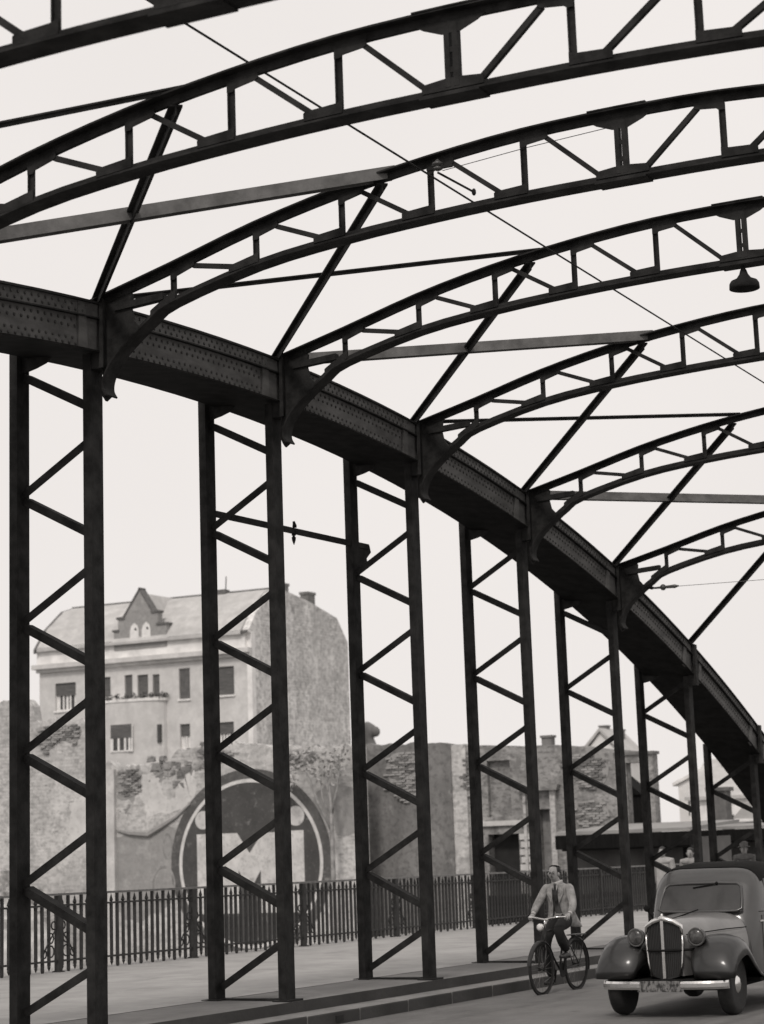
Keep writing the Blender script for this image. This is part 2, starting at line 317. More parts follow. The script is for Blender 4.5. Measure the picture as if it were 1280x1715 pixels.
# ---------------------------------------------------------------- the bridge
bridge = empty('steel_arch_bridge', (0, 3.9, 0.26), label='riveted dark steel through-arch bridge with lattice hangers spanning the road', cat='bridge')
BO = Vector((0, -3.9, -0.26))             # children of the bridge are given in world coordinates
def bpart(name, parent=None, **kw):
    o = empty(name, (BO if parent is None else (0, 0, 0)), parent or bridge, **kw); return o
def arch_top(y): return 7.951 + 0.0714 * y - 0.010003 * y * y
XI, XO = 0.13, -0.86                      # inner and outer faces of the rib
rib = bpart('arch_rib')
ya = [-9.0 + 0.6 * i for i in range(int((32.4 + 9) / 0.6) + 1)]
def rib_strip(prof, name, m, parent):
    b = MB(); rings = []
    for y in ya:
        sl_ = 0.0714 - 0.020006 * y; l = sqrt(1 + sl_ * sl_); ny, nz = -sl_ / l, 1 / l; z = arch_top(y)
        k = 1.0
        rings.append([(x, y + ny * h * k, z + nz * h * k) for x, h in prof])
    b.loft(rings); return b.build(name, m, parent)
rib_strip([(XI - .02, -0.041), (XI - .02, -0.55), (XO + .02, -0.46), (XO + .02, -0.041)], 'box_girder', STEEL_WEB, rib)
rib_strip([(XI + .035, -0.015), (XI + .035, -0.04), (XO - .03, -0.04), (XO - .03, -0.015)], 'top_flange', STEEL, rib)
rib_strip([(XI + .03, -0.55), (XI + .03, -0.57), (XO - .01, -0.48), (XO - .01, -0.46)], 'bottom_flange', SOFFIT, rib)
rib_strip([(XI, -0.041), (XI, -0.19), (XI - .02, -0.19), (XI - .02, -0.041)], 'cover_plate', STEEL_WEB, rib)
rib_strip([(XI + .035, -0.19), (XI + .035, -0.205), (XI - .02, -0.205), (XI - .02, -0.19)], 'edge_angle', STEEL, rib)
rb = MB()
def rivet(b, c, nv, r=0.021, h=0.016):
    n = Vector(nv).normalized(); a = n.orthogonal().normalized(); e = n.cross(a); c = Vector(c)
    vs = [c + (a * cos(k * pi / 3) + e * sin(k * pi / 3)) * r for k in range(6)] + [c + (a * cos(k * pi / 3) + e * sin(k * pi / 3)) * r * .6 + n * h for k in range(6)]
    b.add(vs, [(k, (k + 1) % 6, 6 + (k + 1) % 6, 6 + k) for k in range(6)] + [(6, 7, 8, 9, 10, 11)])
for h, off, xx in ((-.085, 0, XI), (-.145, .055, XI), (-.255, 0, XI - .02), (-.325, .055, XI - .02), (-.455, 0, XI - .02), (-.515, .055, XI - .02)):
    y = -8.5 + off
    while y < 30:
        sl_ = 0.0714 - 0.020006 * y; l = sqrt(1 + sl_ * sl_)
        if min(abs(y - S * round(y / S)), 9) > 0.34:
            rivet(rb, (xx, y - sl_ / l * h, arch_top(y) + h / l), (1, 0, 0))
        y += 0.118 / l
rb.build('rivet_rows', RIVET, rib, fix=False, kind='stuff')
# joint covers on the web either side of each hanger
for i in range(-1, 8):
    for s_ in (-1, 1):
        y = i * S + s_ * 0.42; sl_ = 0.0714 - 0.020006 * y; z = arch_top(y)
        MB().add([(x, y + dy - sl_ * h, z + sl_ * dy + h) for x in (XI - .018, XI + .012) for dy, h in ((-.07, -.545), (.07, -.545), (.07, -.045), (-.07, -.045))],
                 [(0, 1, 2, 3), (7, 6, 5, 4), (0, 4, 5, 1), (1, 5, 6, 2), (2, 6, 7, 3), (3, 7, 4, 0)]).build('joint_cover', STEEL_WEB, rib)

# hangers: two channel legs and a zigzag of angle bars
def leg_mesh(x, y, z0, z1):
    b = MB().box(x + .028, x + .046, y - .112, y + .112, z0, z1)
    for s_ in (-1, 1): b.box(x - .055, x + .027, y + s_ * .112 - (.016 if s_ > 0 else 0), y + s_ * .112 + (.016 if s_ < 0 else 0), z0, z1)
    b.box(x - .012, x + .004, y - .05, y + .05, z0, z1)
    return b
def angle_bar(p, q):
    b = MB(); p = Vector(p); q = Vector(q)
    b.beam(p, q, .085, .014, (0, 1, 0)); d = (q - p).normalized(); n = Vector((-d.z, 0, d.x)); n = n if n.z > 0 else -n
    o = n * .0355 + Vector((0, .072, 0)); b.beam(p + o, q + o, .014, .13, (0, 1, 0)); return b
lat_off = {0: 0, 1: 0, 2: .1, 3: -.08, 4: .08, 5: .05, 6: -.22, 7: -.25}
for i in range(0, 8):
    Y = (i - 1) * S; hg = bpart('hanger'); zt = arch_top(Y); zb = zd(Y)
    leg_mesh(-.01, Y, zb + .13, zt - .575).build('leg', STEEL, hg)
    leg_mesh(-.98, Y, zb + .27, zt - .3).build('leg', STEEL, hg)
    # cover of the inner leg running up over the rib web, and the knee plate on the outer leg
    sl_ = 0.0714 - 0.020006 * Y
    MB().box(.152, .172, Y - .115, Y + .115, zt - .75, zt + .02).box(.172, .2, Y - .115, Y - .095, zt - .75, zt + .02).box(.03, .152, Y - .1, Y + .1, zt - .75, zt - .56).build('web_pilaster', STEEL, hg)
    if i < 7: MB().prism([(-.99, zt - .46), (-.99, zt - .66), (-.9, zt - .645), (-.76, zt - .615), (-.62, zt - .57), (-.5, zt - .46)], Y - .012, Y + .012).build('knee_plate', STEEL, hg)
    lo = lat_off[i]; bot = lambda x: zt - .575 - sl_ * 0 + (0.05 if x < -.5 else 0)
    k = 0
    while True:
        zo, zi = 0.42 + 1.38 * k, 0.93 + 1.38 * k
        if k: zo += lo; zi += lo
        elif i: zi += lo * .3
        if zo > zt - .75: break
        xi = -.06
        if zi > zt - .62: f = (zt - .62 - zo) / (zi - zo); xi = -.93 + .87 * f; zi = zt - .62
        angle_bar((-.93, Y, zo + (zb if k == 0 else 0)), (xi, Y, zi)).build('lattice_bar', STEEL, hg)
        zo, zi = 1.74 + 1.38 * k + lo, 1.29 + 1.38 * k + lo
        if zi > zt - .66: break
        xo = -.93
        if zo > zt - .62: f = (zo - (zt - .62)) / (zo - zi); xo = -.93 + .87 * f; zo = zt - .62
        angle_bar((xo, Y, zo), (-.06, Y, zi)).build('lattice_bar', STEEL, hg)
        k += 1
    MB().box(-1.1, -.86, Y - .17, Y + .17, zb + .27, zb + .295).build('foot_plate', STEEL, hg)
    MB().box(-.12, .11, Y - .17, Y + .17, zb + .262, zb + .287).build('foot_plate', STEEL, hg)
    # sill bar joining the two feet
    MB().box(-.86, -.12, Y - .05, Y + .05, zb + .272, zb + .30).build('foot_tie', STEEL, hg)

# portal trusses across the road
XK = [1.043 + 1.0225 * k for k in range(11)]; XC = 6.1555
ZU = [8.264, 8.539, 8.747, 8.891, 8.982, 9.003]; ZL = [7.785, 8.03, 8.149, 8.212, 8.246, 8.252]
up_half = [(-.06, 7.985)] + list(zip(XK[:6], ZU)); lo_half = list(zip(XK[:6], ZL))
bracket = [(.235, 6.9), (.195, 6.97), (.2, 7.06), (.25, 7.175), (.37, 7.325), (.55, 7.475), (.78, 7.64)]
mir = lambda pts: [(2 * XC - x, z) for x, z in reversed(pts)]
UP = catmull(up_half + mir(up_half)[1:], 3); LO = catmull(bracket + lo_half + mir(bracket + lo_half)[1:], 3)
def lerp(path, x):
    for (a, b_), (c, d) in zip(path[:-1], path[1:]):
        if a <= x <= c and c > a: return b_ + (d - b_) * (x - a) / (c - a)
    return path[-1][1]
UPX = sorted(UP); LOX = [p for p in LO]
zu = lambda x: lerp(UP, x) - .03
zl = lambda x: lerp(LO, x)
def both(poly, right=False): return [(2 * XC - x, z) for x, z in poly] if right else poly
PO = {-1: -1.07, 0: -.384, 1: 0, 2: .103, 3: -.094, 4: -.558, 5: -1.33}
pm = {}
def keep(key, b, m=STEEL):
    if key not in pm:
        me = b.mesh(key, m); bm = bmesh.new(); bm.from_mesh(me); bmesh.ops.recalc_face_normals(bm, faces=bm.faces); bm.to_mesh(me); bm.free(); pm[key] = me
    return pm[key]
Tup = [(-.03, -.11), (-.03, .11), (-.047, .11), (-.047, .02), (-.118, .02), (-.118, -.02), (-.047, -.02), (-.047, -.11)]
Tlo = [(0, -.11), (0, .11), (.018, .11), (.018, .02), (.088, .02), (.088, -.02), (.018, -.02), (.018, -.11)]
portal_parts = [('upper_chord', MB().sweep_xz(UP, Tup)), ('lower_chord', MB().sweep_xz(LO, Tlo))]
for k in range(11):
    x = XK[k]; cr = k == 5
    if cr:
        b = MB().box(x - .06, x - .013, -.035, .035, zl(x) + .08, zu(x) - .1).box(x + .013, x + .06, -.035, .035, zl(x) + .08, zu(x) - .1)
        for q in range(3): b.box(x - .013, x + .013, -.03, -.015, zl(x) + .2 + .17 * q, zl(x) + .245 + .17 * q)
        portal_parts.append(('crown_post', b))
    else:
        portal_parts.append(('post', MB().box(x - .028, x - .016, -.03, .03, zl(x) + .07, zu(x) - .1).box(x - .016, x + .03, -.007, .007, zl(x) + .07, zu(x) - .1)))
for right in (0, 1):
    for k in range(6):
        x = XK[k]
        if k < 5:
            portal_parts.append(('gusset', MB().prism(both([(x - .03, zu(x - .03) - .07), (x + .27, zu(x + .27) - .07), (x + .27, zu(x + .27) - .125), (x + .24, zu(x + .24) - .14), (x + .05, zu(x + .05) - .155), (x + .025, zu(x) - .175), (x - .03, zu(x) - .175)], right), -.031, -.0205)))
            p = (x + .24, 0, zu(x + .24) - .115); x2 = XK[k + 1] - .24; q = (x2, 0, zl(x2) + .105)
            if right: p = (2 * XC - p[0], 0, p[2]); q = (2 * XC - q[0], 0, q[2])
            portal_parts.append(('diagonal', MB().beam(p, q, .05, .045)))
        if not (k == 5 and right):
            wd = .31 if k else .27
            poly = [(x + .03, zl(x + .03) + .06), (x + .03, zl(x) + .165), (x - .03, zl(x - .03) + .15), (x - wd, zl(x - wd) + .14), (x - wd - .02, zl(x - wd) + .125), (x - wd - .02, zl(x - wd) + .06)]
            if k == 5: poly = [(x - .27, zl(x - .27) + .06), (x - .27, zl(x - .27) + .135), (x - .08, zl(x) + .155), (x + .08, zl(x) + .155), (x + .27, zl(x + .27) + .135), (x + .27, zl(x + .27) + .06)]
            portal_parts.append(('gusset', MB().prism(both(poly, right), -.032, -.0206)))
    # end panel: tie from the arch node to the first post, plate over the rib web
    portal_parts.append(('end_tie', MB().beam(both([(.3, 0)], right)[0][:1] + (0, 7.86), both([(.92, 0)], right)[0][:1] + (0, 7.90), .075, .09)))
    portal_parts.append(('end_plate', MB().prism(both([(.13, 8.0), (.45, 8.07), (.52, 7.98), (.5, 7.84), (.53, 7.7), (.64, 7.575), (.5, 7.5), (.34, 7.36), (.2, 7.2), (.13, 6.98)], right), -.018, .018)))
portal_parts.append(('splice_plate', MB().sweep_xz([(x, zu(x)) for x in (XC - .3, XC - .15, XC, XC + .15, XC + .3)], [(.0, -.118), (.0, .118), (.014, .118), (.014, -.118)])))
portal_parts.append(('splice_plate', MB().sweep_xz([(x, zl(x)) for x in (XC - .26, XC - .13, XC, XC + .13, XC + .26)], [(0, -.112), (0, .112), (-.014, .112), (-.014, -.112)])))
portal_parts.append(('crown_gusset', MB().prism([(XC - .31, zu(XC - .31) - .08), (XC - .24, zu(XC - .24) - .125), (XC - .08, zu(XC) - .19), (XC + .08, zu(XC) - .19), (XC + .24, zu(XC + .24) - .125), (XC + .31, zu(XC + .31) - .08)], -.033, -.0205)))
XQ = 3.56
for i, oz in PO.items():
    pt = empty('portal_truss', BO + Vector((0, (i - 1) * S, oz)), bridge)
    for j, (nm, b) in enumerate(portal_parts): link(keep('%s_%d' % (nm, j), b), nm, pt)
# crossing wind braces in every bay between the rib and the quarter points
def node(i): Y = (i - 1) * S; return Vector((.05, Y, arch_top(Y) + .05))
def quarter(i, dz=0): return Vector((XQ, (i - 1) * S, zu(XQ) + PO[i] + dz))
for i in range(-1, 6):
    a, c = node(i + 1), quarter(i, -.1)
    MB().beam(a, c, .115, .02, (0, 0, 1)).beam(a + Vector((0, 0, -.045)), c + Vector((0, 0, -.045)), .014, .09, (0, 0, 1)).build('wind_brace', STEEL, bridge, loc=BO)
    if i - 1 < -2: continue
    a, c = node(i - 1), quarter(i, .055); thick = i % 2 == 1
    d = (c - a).normalized(); c = c + d * .12
    if thick:
        bb = MB().beam(a, c, .13, .014, (0, 0, 1)); n = d.cross(Vector((0, 0, 1))).normalized()
        for s_ in (-1, 1): bb.beam(a + n * (s_ * .06) + Vector((0, 0, -.065)), c + n * (s_ * .06) + Vector((0, 0, -.065)), .012, .115, (0, 0, 1))
        bb.build('wind_brace', STEEL_PALE, bridge, loc=BO)
    else:
        MB().beam(a, c, .06, .016, (0, 0, 1)).beam(a + Vector((0, 0, -.02)), c + Vector((0, 0, -.02)), .014, .045, (0, 0, 1)).build('wind_brace', STEEL, bridge, loc=BO)
# brackets: cable arm tying two hangers, with a hanging finial
arm = bpart('cable_arm')
MB().beam((-.97, 3.95, 6.25), (-.97, 8.25, 6.29), .075, .05, (1, 0, 0)).build('arm_bar', STEEL, arm)
MB().prism([(7.9, 6.3), (8.3, 6.32), (8.34, 6.22), (8.2, 6.12), (8.24, 5.98), (8.1, 5.94), (7.9, 5.85)], -.985, -.965, axis='x').build('arm_bracket', STEEL, arm)
MB().lathe([(.012, .16), (.012, .0), (.028, -.01), (.03, -.03), (.014, -.04), (.03, -.06), (.026, -.1), (.004, -.16)], (-.97, 6.07, 6.24), 8).lathe([(.03, 0), (.03, .03), (.004, .09)], (-.97, 6.1, 6.32), 8).build('finial', STEEL, arm, smooth=True)

# ---------------------------------------------------------------- overhead wire, insulators, lamp
MB().tube([(4.218, y, 8.5907 - .00012 * (y - 6) ** 2 * 0) for y in (-13, -6, 0, 6, 12, 20, 32)], .011, 6).build('overhead_wire', STEEL, label='thin overhead cable running lengthwise through the portal trusses', cat='cable')
ins = empty('wire_insulator', (4.235, -.1, 8.68), label='ribbed cable insulator clamped to a portal truss beside the overhead wire', cat='insulator')
MB().lathe([(.02, -.05), (.05, -.035), (.05, -.02), (.028, -.012), (.028, 0), (.058, .01), (.058, .028), (.034, .04), (.02, .06), (.01, .07)], (0, 0, .05), 12).build('insulator_bell', PORCELAIN, ins, smooth=True)
MB().beam((-.12, .0, .03), (.16, .0, .03), .03, .03).beam((0, 0, -.02), (.12, .6, -.08), .02, .02).build('clamp_bar', STEEL, ins)
MB().lathe([(.012, -.035), (.024, -.014), (.024, .014), (.012, .035)], (.12, .6, -.08), 8).build('clamp_knob', STEEL, ins)
MB().tube([(4.3, -.13, 8.66), (5.2, -.12, 8.735), (6.1, -.12, 8.78)], .004, 5).build('guy_wire', STEEL, label='hair-thin wire under the upper chord of a portal truss', cat='wire')
lamp = empty('street_lamp', (6.145, 3.9, 8.355), label='bell-shaped lamp shade hanging from the crown of a portal truss', cat='lamp')
MB().lathe([(.02, .06), (.02, -.02), (.035, -.04), (.05, -.09), (.085, -.14), (.15, -.17), (.168, -.2), (.172, -.26), (.16, -.265), (.15, -.2), (.08, -.15), (.01, -.14)], (0, 0, -.02), 24).build('lamp_shade', STEEL, lamp, smooth=True)
MB().tube([(0, 0, .12), (0, 0, .02)], .016, 8).beam((-.12, 0, .02), (.03, 0, .015), .014, .014).build('lamp_stem', STEEL, lamp)
si = empty('span_wire_insulator', (.6, 15.6, 6.27), label='ball insulator on a span wire leaving the lowest portal truss', cat='insulator')
MB().tube([(-.08, 0, .06), (0, 0, -.03), (.12, 0, -.045)], .016, 6).lathe([(.02, .12), (.03, .15), (.01, .2)], (0, 0, -.045), 8, 'x').build('wall_hook', STEEL, si)
MB().ball((.35, 0, -.05), .055, 10).lathe([(.012, .1), (.03, .52), (.035, .56), (.008, .64)], (0, 0, -.05), 8, 'x').build('insulator_ball', PORCELAIN, si, smooth=True)
MB().tube([(.12, 0, -.045), (.35, 0, -.05), (3, -.1, -.1), (8, -.1, -.06), (11.5, -.1, .0)], .005, 5).build('span_wire', STEEL_PALE, si)

# ---------------------------------------------------------------- railing along the pavement
rail = empty('iron_railing', (-7.0, 13, .27), label='black wrought-iron picket railing along the outer edge of the pavement', cat='railing')
RX, RY0, RY1 = 0, 3.5, 44.0
def rail_bar(z0, z1, w_, nm, m):
    b = MB()
    for a in range(int(RY0), int(RY1), 3):
        c = min(a + 3, RY1)
        b.add([(x, y - 13, z + zd(y) - .27) for y in (a, c) for x, z in ((-w_, z0), (w_, z0), (w_, z1), (-w_, z1))], [(0, 1, 5, 4), (1, 2, 6, 5), (2, 3, 7, 6), (3, 0, 4, 7)])
    return b.build(nm, m, rail, fix=False)
HAND = mat('toplit_handrail', 0.14, 0.3, 6, 0.4)  # paler than the pickets: light from above put into the colour
rail_bar(1.50, 1.535, .035, 'handrail', HAND)
rail_bar(1.335, 1.365, .02, 'upper_rail', IRON)
rail_bar(.495, .525, .02, 'lower_rail', IRON)
tall = MB().box(-.021, .021, -.021, .021, .36, 1.5).lathe([(.03, 1.34), (.034, 1.36), (.03, 1.38)], (0, 0, 0), 6).lathe([(.028, .47), (.034, .51), (.028, .55)], (0, 0, 0), 6).lathe([(.02, .33), (.03, .38), (.016, .42)], (0, 0, 0), 6).mesh('tall_picket', IRON)
short = MB().box(-.02, .02, -.02, .02, .44, 1.36).lathe([(.014, 1.36), (.036, 1.39), (.022, 1.43), (.002, 1.5)], (0, 0, 0), 6).lathe([(.002, .36), (.03, .42), (.012, .46)], (0, 0, 0), 6).lathe([(.03, 1.3), (.034, 1.33), (.024, 1.36)], (0, 0, 0), 6).mesh('short_picket', IRON)
post = MB().box(-.045, .045, -.045, .045, .3, 1.5).box(-.07, .07, -.07, .07, .28, .36).box(-.06, .06, -.06, .06, 1.3, 1.4).mesh('post', IRON)
ring = MB()
for (yy, zz, rr) in ((-.2, .66, .085), (-.2, .86, .075), (.2, .66, .085), (.2, .86, .075), (-.37, .63, .06), (.37, .63, .06), (-.12, 1.05, .06), (.12, 1.05, .06)):
    ring.tube([(0, yy + rr * cos(2 * pi * k / 12), zz + rr * sin(2 * pi * k / 12)) for k in range(12)], .013, 5, close=True)
ring.tube([(0, -.45, .55), (0, -.3, .75), (0, -.08, .98), (0, -.06, 1.2)], .013, 5).tube([(0, .45, .55), (0, .3, .75), (0, .08, .98), (0, .06, 1.2)], .013, 5)
ring = ring.mesh('scroll_ornament', IRON)
posts = [1.25 + S * k + 0.0 for k in range(1, 11)]
y = RY0 + .05; n = 0
while y < RY1 - .05:
    if min(abs(y - p) for p in posts) > .085:
        link(tall if n % 2 == 0 else short, 'picket', rail, loc=(0, y - 13, zd(y) - .27), rot=(0, random.uniform(-.006, .006), 0))
    y += .1695; n += 1
for p in posts:
    if RY0 < p < RY1:
        link(post, 'post', rail, loc=(0, p - 13, zd(p) - .27)); link(ring, 'scroll_ornament', rail, loc=(0, p - 13, zd(p) - .27))

# ---------------------------------------------------------------- ruined walls beyond the railing
GZ = -4.2
def wall_grid(b, xs, zs, top, openings, y0, y1, m=0):
    """wall sheet with real openings: xs, zs grid lines; top(x) is the ragged upper edge"""
    nx, nz = len(xs) - 1, len(zs)
    zz = lambda i, j: zs[j] if j < nz else top(xs[i])
    def solid(i, j):
        if not (0 <= i < nx and 0 <= j < nz): return False
        cx = (xs[i] + xs[i + 1]) / 2; cz = (zz(i, j) + zz(i, j + 1)) / 2
        return not any(a < cx < c and e < cz < f for a, c, e, f in openings)
    for i in range(nx):
        for j in range(nz):
            if not solid(i, j): continue
            A, B_ = xs[i], xs[i + 1]; p = [(A, zz(i, j)), (B_, zz(i + 1, j)), (B_, zz(i + 1, j + 1)), (A, zz(i, j + 1))]
            b.add([(x, y0, z) for x, z in p] + [(x, y1, z) for x, z in p], [(0, 1, 2, 3), (7, 6, 5, 4)], m)
            for (di, dj, e) in ((0, -1, (0, 1)), (1, 0, (1, 2)), (0, 1, (2, 3)), (-1, 0, (3, 0))):
                if not solid(i + di, j + dj):
                    q = [p[e[0]], p[e[1]]]; b.add([(q[0][0], y0, q[0][1]), (q[1][0], y0, q[1][1]), (q[1][0], y1, q[1][1]), (q[0][0], y1, q[0][1])], [(3, 2, 1, 0)], m)
    return b
def profile(pts, rough, step, seed):
    def f(x):
        z = pts[-1][1]
        for (a, c), (e, g_) in zip(pts[:-1], pts[1:]):
            if a <= x <= e: z = c + (g_ - c) * (x - a) / max(e - a, 1e-6); break
        q = round(x / step) * step
        return z + rough * (noise.noise((q * 2.3, seed, 0)) + .5 * noise.noise((q * 7.1, seed, 3)))
    return f
def fr(a, b_, st): n = max(1, round((b_ - a) / st)); return [a + (b_ - a) * i / n for i in range(n + 1)]
YW = 47.0
ruin = empty('ruined_party_wall', (-27, YW, GZ), label='broken pale plaster party wall carrying a big round painted advertisement', cat='wall')
RO = Vector((27, -YW, -GZ))
def rp(b, name, m, parent=ruin, off=RO, **kw): o = b.build(name, m, parent, **kw); o.location = off; return o
tp = profile([(-42, 8.1), (-35.5, 7.92), (-35.46, 7.15), (-33.0, 7.05), (-32.9, 5.9), (-32.2, 5.3), (-29.9, 5.22)], .26, .13, 1.0)
rp(wall_grid(MB(), fr(-42, -29.9, .13), [GZ], tp, [], YW, YW + .55), 'wall_section', PLASTER)
tp = profile([(-29.9, 4.2), (-29.6, 4.9), (-29.2, 5.5), (-28.6, 5.72), (-28.1, 5.8), (-26.8, 5.83), (-25.5, 5.75), (-24.6, 5.6), (-21.4, 5.46)], .2, .12, 2.0)
rp(wall_grid(MB(), fr(-29.9, -21.4, .12), [GZ], tp, [], YW + .001, YW + .551), 'wall_section', PLASTER)
# lumps of broken masonry along the torn edge
mb = MB()
for k in range(190):
    t = random.random(); x = -30.0 + t * 2.6 + random.gauss(0, .15); z = 5.0 + t * .9 + random.gauss(0, .24) - .5 * sin(pi * t); r = random.uniform(.05, .2)
    mb.add([(x + r * sx * random.uniform(.6, 1.1), YW + .15 + r * sy * random.uniform(.6, 1.1), z + r * sz * random.uniform(.4, .9)) for sx, sy, sz in ((-1, -1, -1), (1, -1, -1), (1, 1, -1), (-1, 1, -1), (-1, -1, 1), (1, -1, 1), (1, 1, 1), (-1, 1, 1))],
           [(3, 2, 1, 0), (4, 5, 6, 7), (0, 1, 5, 4), (1, 2, 6, 5), (2, 3, 7, 6), (3, 0, 4, 7)])
rp(mb, 'broken_masonry', MASON, kind='stuff')
def patch(name, pts, dy, m, sub=5, rough=.0):
    P = catmull([(x, z, 0) for x, z in pts + pts[:1]], 14)[:-1]
    rp(MB().prism([(p[0] + rough * (1.6 * noise.noise((p[0] * 2.2, p[1] * 2.2, 1)) + noise.noise((p[0] * 9, p[1] * 9, 4))), p[1] + rough * (1.6 * noise.noise((p[0] * 2.2, p[1] * 2.2, 9)) + noise.noise((p[0] * 9, p[1] * 9, 7)))) for p in P], YW - dy, YW + .01), name, m)
rp(MB().box(-32.08, -31.64, YW - .16, YW, GZ, 5.15), 'wall_pier', PALE_PLASTER)
patch('bare_plaster_patch', [(-33.8, 2.2), (-33.75, 3.7), (-33.5, 4.1), (-32.9, 4.15), (-32.85, 2.15), (-33.3, 2.1)], .008, PALE_PLASTER, rough=.12)
patch('dark_plaster_patch', [(-31.6, 5.1), (-30.6, 5.15), (-30.5, 4.3), (-30.9, 4.0), (-31.6, 4.1)], .006, GREY_PATCH, rough=.12)
patch('dark_plaster_patch', [(-31.64, 2.7), (-30.4, 2.72), (-29.4, 3.1), (-28.9, 2.2), (-29.3, .2), (-31.6, -.2)], .006, GREY_PATCH, rough=.12)
patch('bare_plaster_patch', [(-30.5, 4.9), (-29.9, 4.95), (-29.7, 4.3), (-29.2, 4.0), (-28.7, 4.7), (-28.2, 4.9), (-28.3, 4.0), (-28.9, 3.5), (-30.0, 3.4), (-30.5, 3.9)], .008, PALE_PLASTER, rough=.14)
rp(MB().tube([(-31.6, YW - .02, 2.9), (-31.0, YW - .04, 2.78), (-30.2, YW - .04, 2.72), (-29.6, YW - .04, 3.0), (-29.0, YW - .03, 3.3), (-28.4, YW - .02, 3.75)], [.05, .1, .13, .1, .06, .04], 6), 'broken_ledge', GREY_PATCH)
# the painted roundel with its lettering
MC = (-25.94, 1.55); yy = YW - .012
def disc(r0, r1, y, n=72, c=MC):
    b = MB(); vs = []
    for k in range(n):
        a = 2 * pi * k / n; vs += [(c[0] + r0 * cos(a), y, c[1] + r0 * sin(a)), (c[0] + r1 * cos(a), y, c[1] + r1 * sin(a))]
    return b.add(vs, [(2 * k, 2 * ((k + 1) % n), 2 * ((k + 1) % n) + 1, 2 * k + 1) for k in range(n)])
def flat(b, name, m): return rp(b, name, m, fix=False)
flat(disc(2.86, 3.33, yy), 'roundel_band', PAINT_MID)
flat(disc(2.85, 2.98, yy - .004), 'roundel_ring', PAINT_RING)
flat(disc(.001, 2.86, yy - .002), 'roundel_field', PAINT_DARK)
def shape(poly, name='painted_letter', m=PAINT_WHITE, y=yy - .008): flat(MB().add([(x, y, z) for x, z in poly], [tuple(range(len(poly)))]), name, m)
shape([(-28.15, -.2), (-27.6, -.2), (-27.6, 2.63), (-28.15, 2.63)])
shape([(-24.27, -.2), (-23.72, -.2), (-23.72, 2.63), (-24.27, 2.63)])
flat(disc(.001, .33, yy - .008, 24, (-27.88, 3.13)), 'letter_dot', PAINT_WHITE); flat(disc(.001, .35, yy - .008, 24, (-24.02, 3.14)), 'letter_dot', PAINT_WHITE)
shape([(-27.17, -.2), (-26.42, -.2), (-26.42, 1.3), (-25.95, .58), (-25.5, 1.3), (-25.5, -.2), (-24.72, -.2), (-24.72, 2.6), (-25.4, 2.6), (-25.95, 1.9), (-26.45, 2.62), (-27.17, 2.63)])
# faint painted scrolls left of the roundel
SCROLL = layered('faint_scroll_paint', 0.2, [(0.36, 1.6, .42, .6, .9, (1, 1, 1))])
for cx, cz, r, ex in ((-29.42, 2.25, .42, .45), (-29.6, .9, .62, .75)):
    flat(MB().add(*(lambda n: ([(cx + (r + q) * ex * cos(2 * pi * k / n), YW - .014, cz + (r + q) * sin(2 * pi * k / n)) for k in range(n) for q in (-.05, .05)], [(2 * k, 2 * ((k + 1) % n), 2 * ((k + 1) % n) + 1, 2 * k + 1) for k in range(n)]))(28)), 'painted_scroll', SCROLL)

# the facade ruin to the right
Y2 = 49.0; K2 = (Y2 + 18.1) / (47 + 18.1)
kx = lambda x: 12.517 + (x - 12.517) * K2
kz = lambda z: 2.09 + (z - 2.09) * K2
ruin2 = empty('ruined_facade', (-18, Y2, GZ), label='sooty roofless house front with bricked-up window and a gaping black opening', cat='ruin')
R2O = Vector((18, -Y2, -GZ))
def r2(b, name, m, **kw): return rp(b, name, m, ruin2, R2O, **kw)
tp = profile([(-23, 5.65), (-22.0, 5.57), (-18.95, 5.48), (-18.7, 5.42)], .12, .14, 5.0)
r2(wall_grid(MB(), fr(-23, -18.75, .14), [GZ], tp, [], Y2 - .12, Y2 + .5), 'wall_section', PLASTER_DARK)
r2(MB().box(-18.75, -18.2, Y2 - .06, Y2 + .5, GZ, 5.4), 'wall_strip', PLASTER)
n0, n1, nz0, nz1 = kx(-16.52), kx(-15.67), kz(2.8), kz(4.7)
g0, g1, gz1 = kx(-16.58), kx(-15.45), kz(2.22)
d0, d1, dz1 = kx(-14.68), kx(-14.3), kz(2.97)
h0, h1, hz0, hz1 = kx(-11.5), kx(-10.98), kz(2.4), kz(4.37)
xs = sorted(set(fr(-18.2, n0, .25) + [n0, n1, g0, g1] + fr(max(n1, g1), d0, .25) + [d0, d1] + fr(d1, h0, .25) + [h0, h1] + fr(h1, kx(-10.55), .25)))
zs = sorted({GZ, -.4, gz1, nz0, nz1 - .02, dz1, hz0, hz1 - .0001})
tp = profile([(-18.2, 5.35), (-16, 5.22), (-14.9, 5.2), (-13.5, 5.05), (-12, 4.85), (-10.5, 4.62)], .05, .25, 8.0)
r2(wall_grid(MB(), xs, zs, tp, [(n0, n1, nz0, nz1), (g0, g1, -.4, gz1), (d0, d1, -.4, dz1), (h0, h1, hz0, hz1)], Y2, Y2 + .5), 'wall_section', MASON)
r2(MB().box(n0 - .02, n1 + .02, Y2 + .22, Y2 + .4, nz0 - .05, nz1 + .05), 'window_infill', MASON)
r2(MB().box(g0 - .5, g1 + .5, Y2 + .5, Y2 + 4, GZ, gz1 + .3), 'opening_shade_block', DARKROOM)
r2(MB().box(d0 - .1, d1 + .1, Y2 + .3, Y2 + .45, GZ, dz1 + .1), 'blocked_door', PLASTER_DARK)
r2(MB().box(g0 - .35, g1 + .4, Y2 - .1, Y2, kz(2.5), kz(2.66)), 'string_course', PALE_PLASTER)
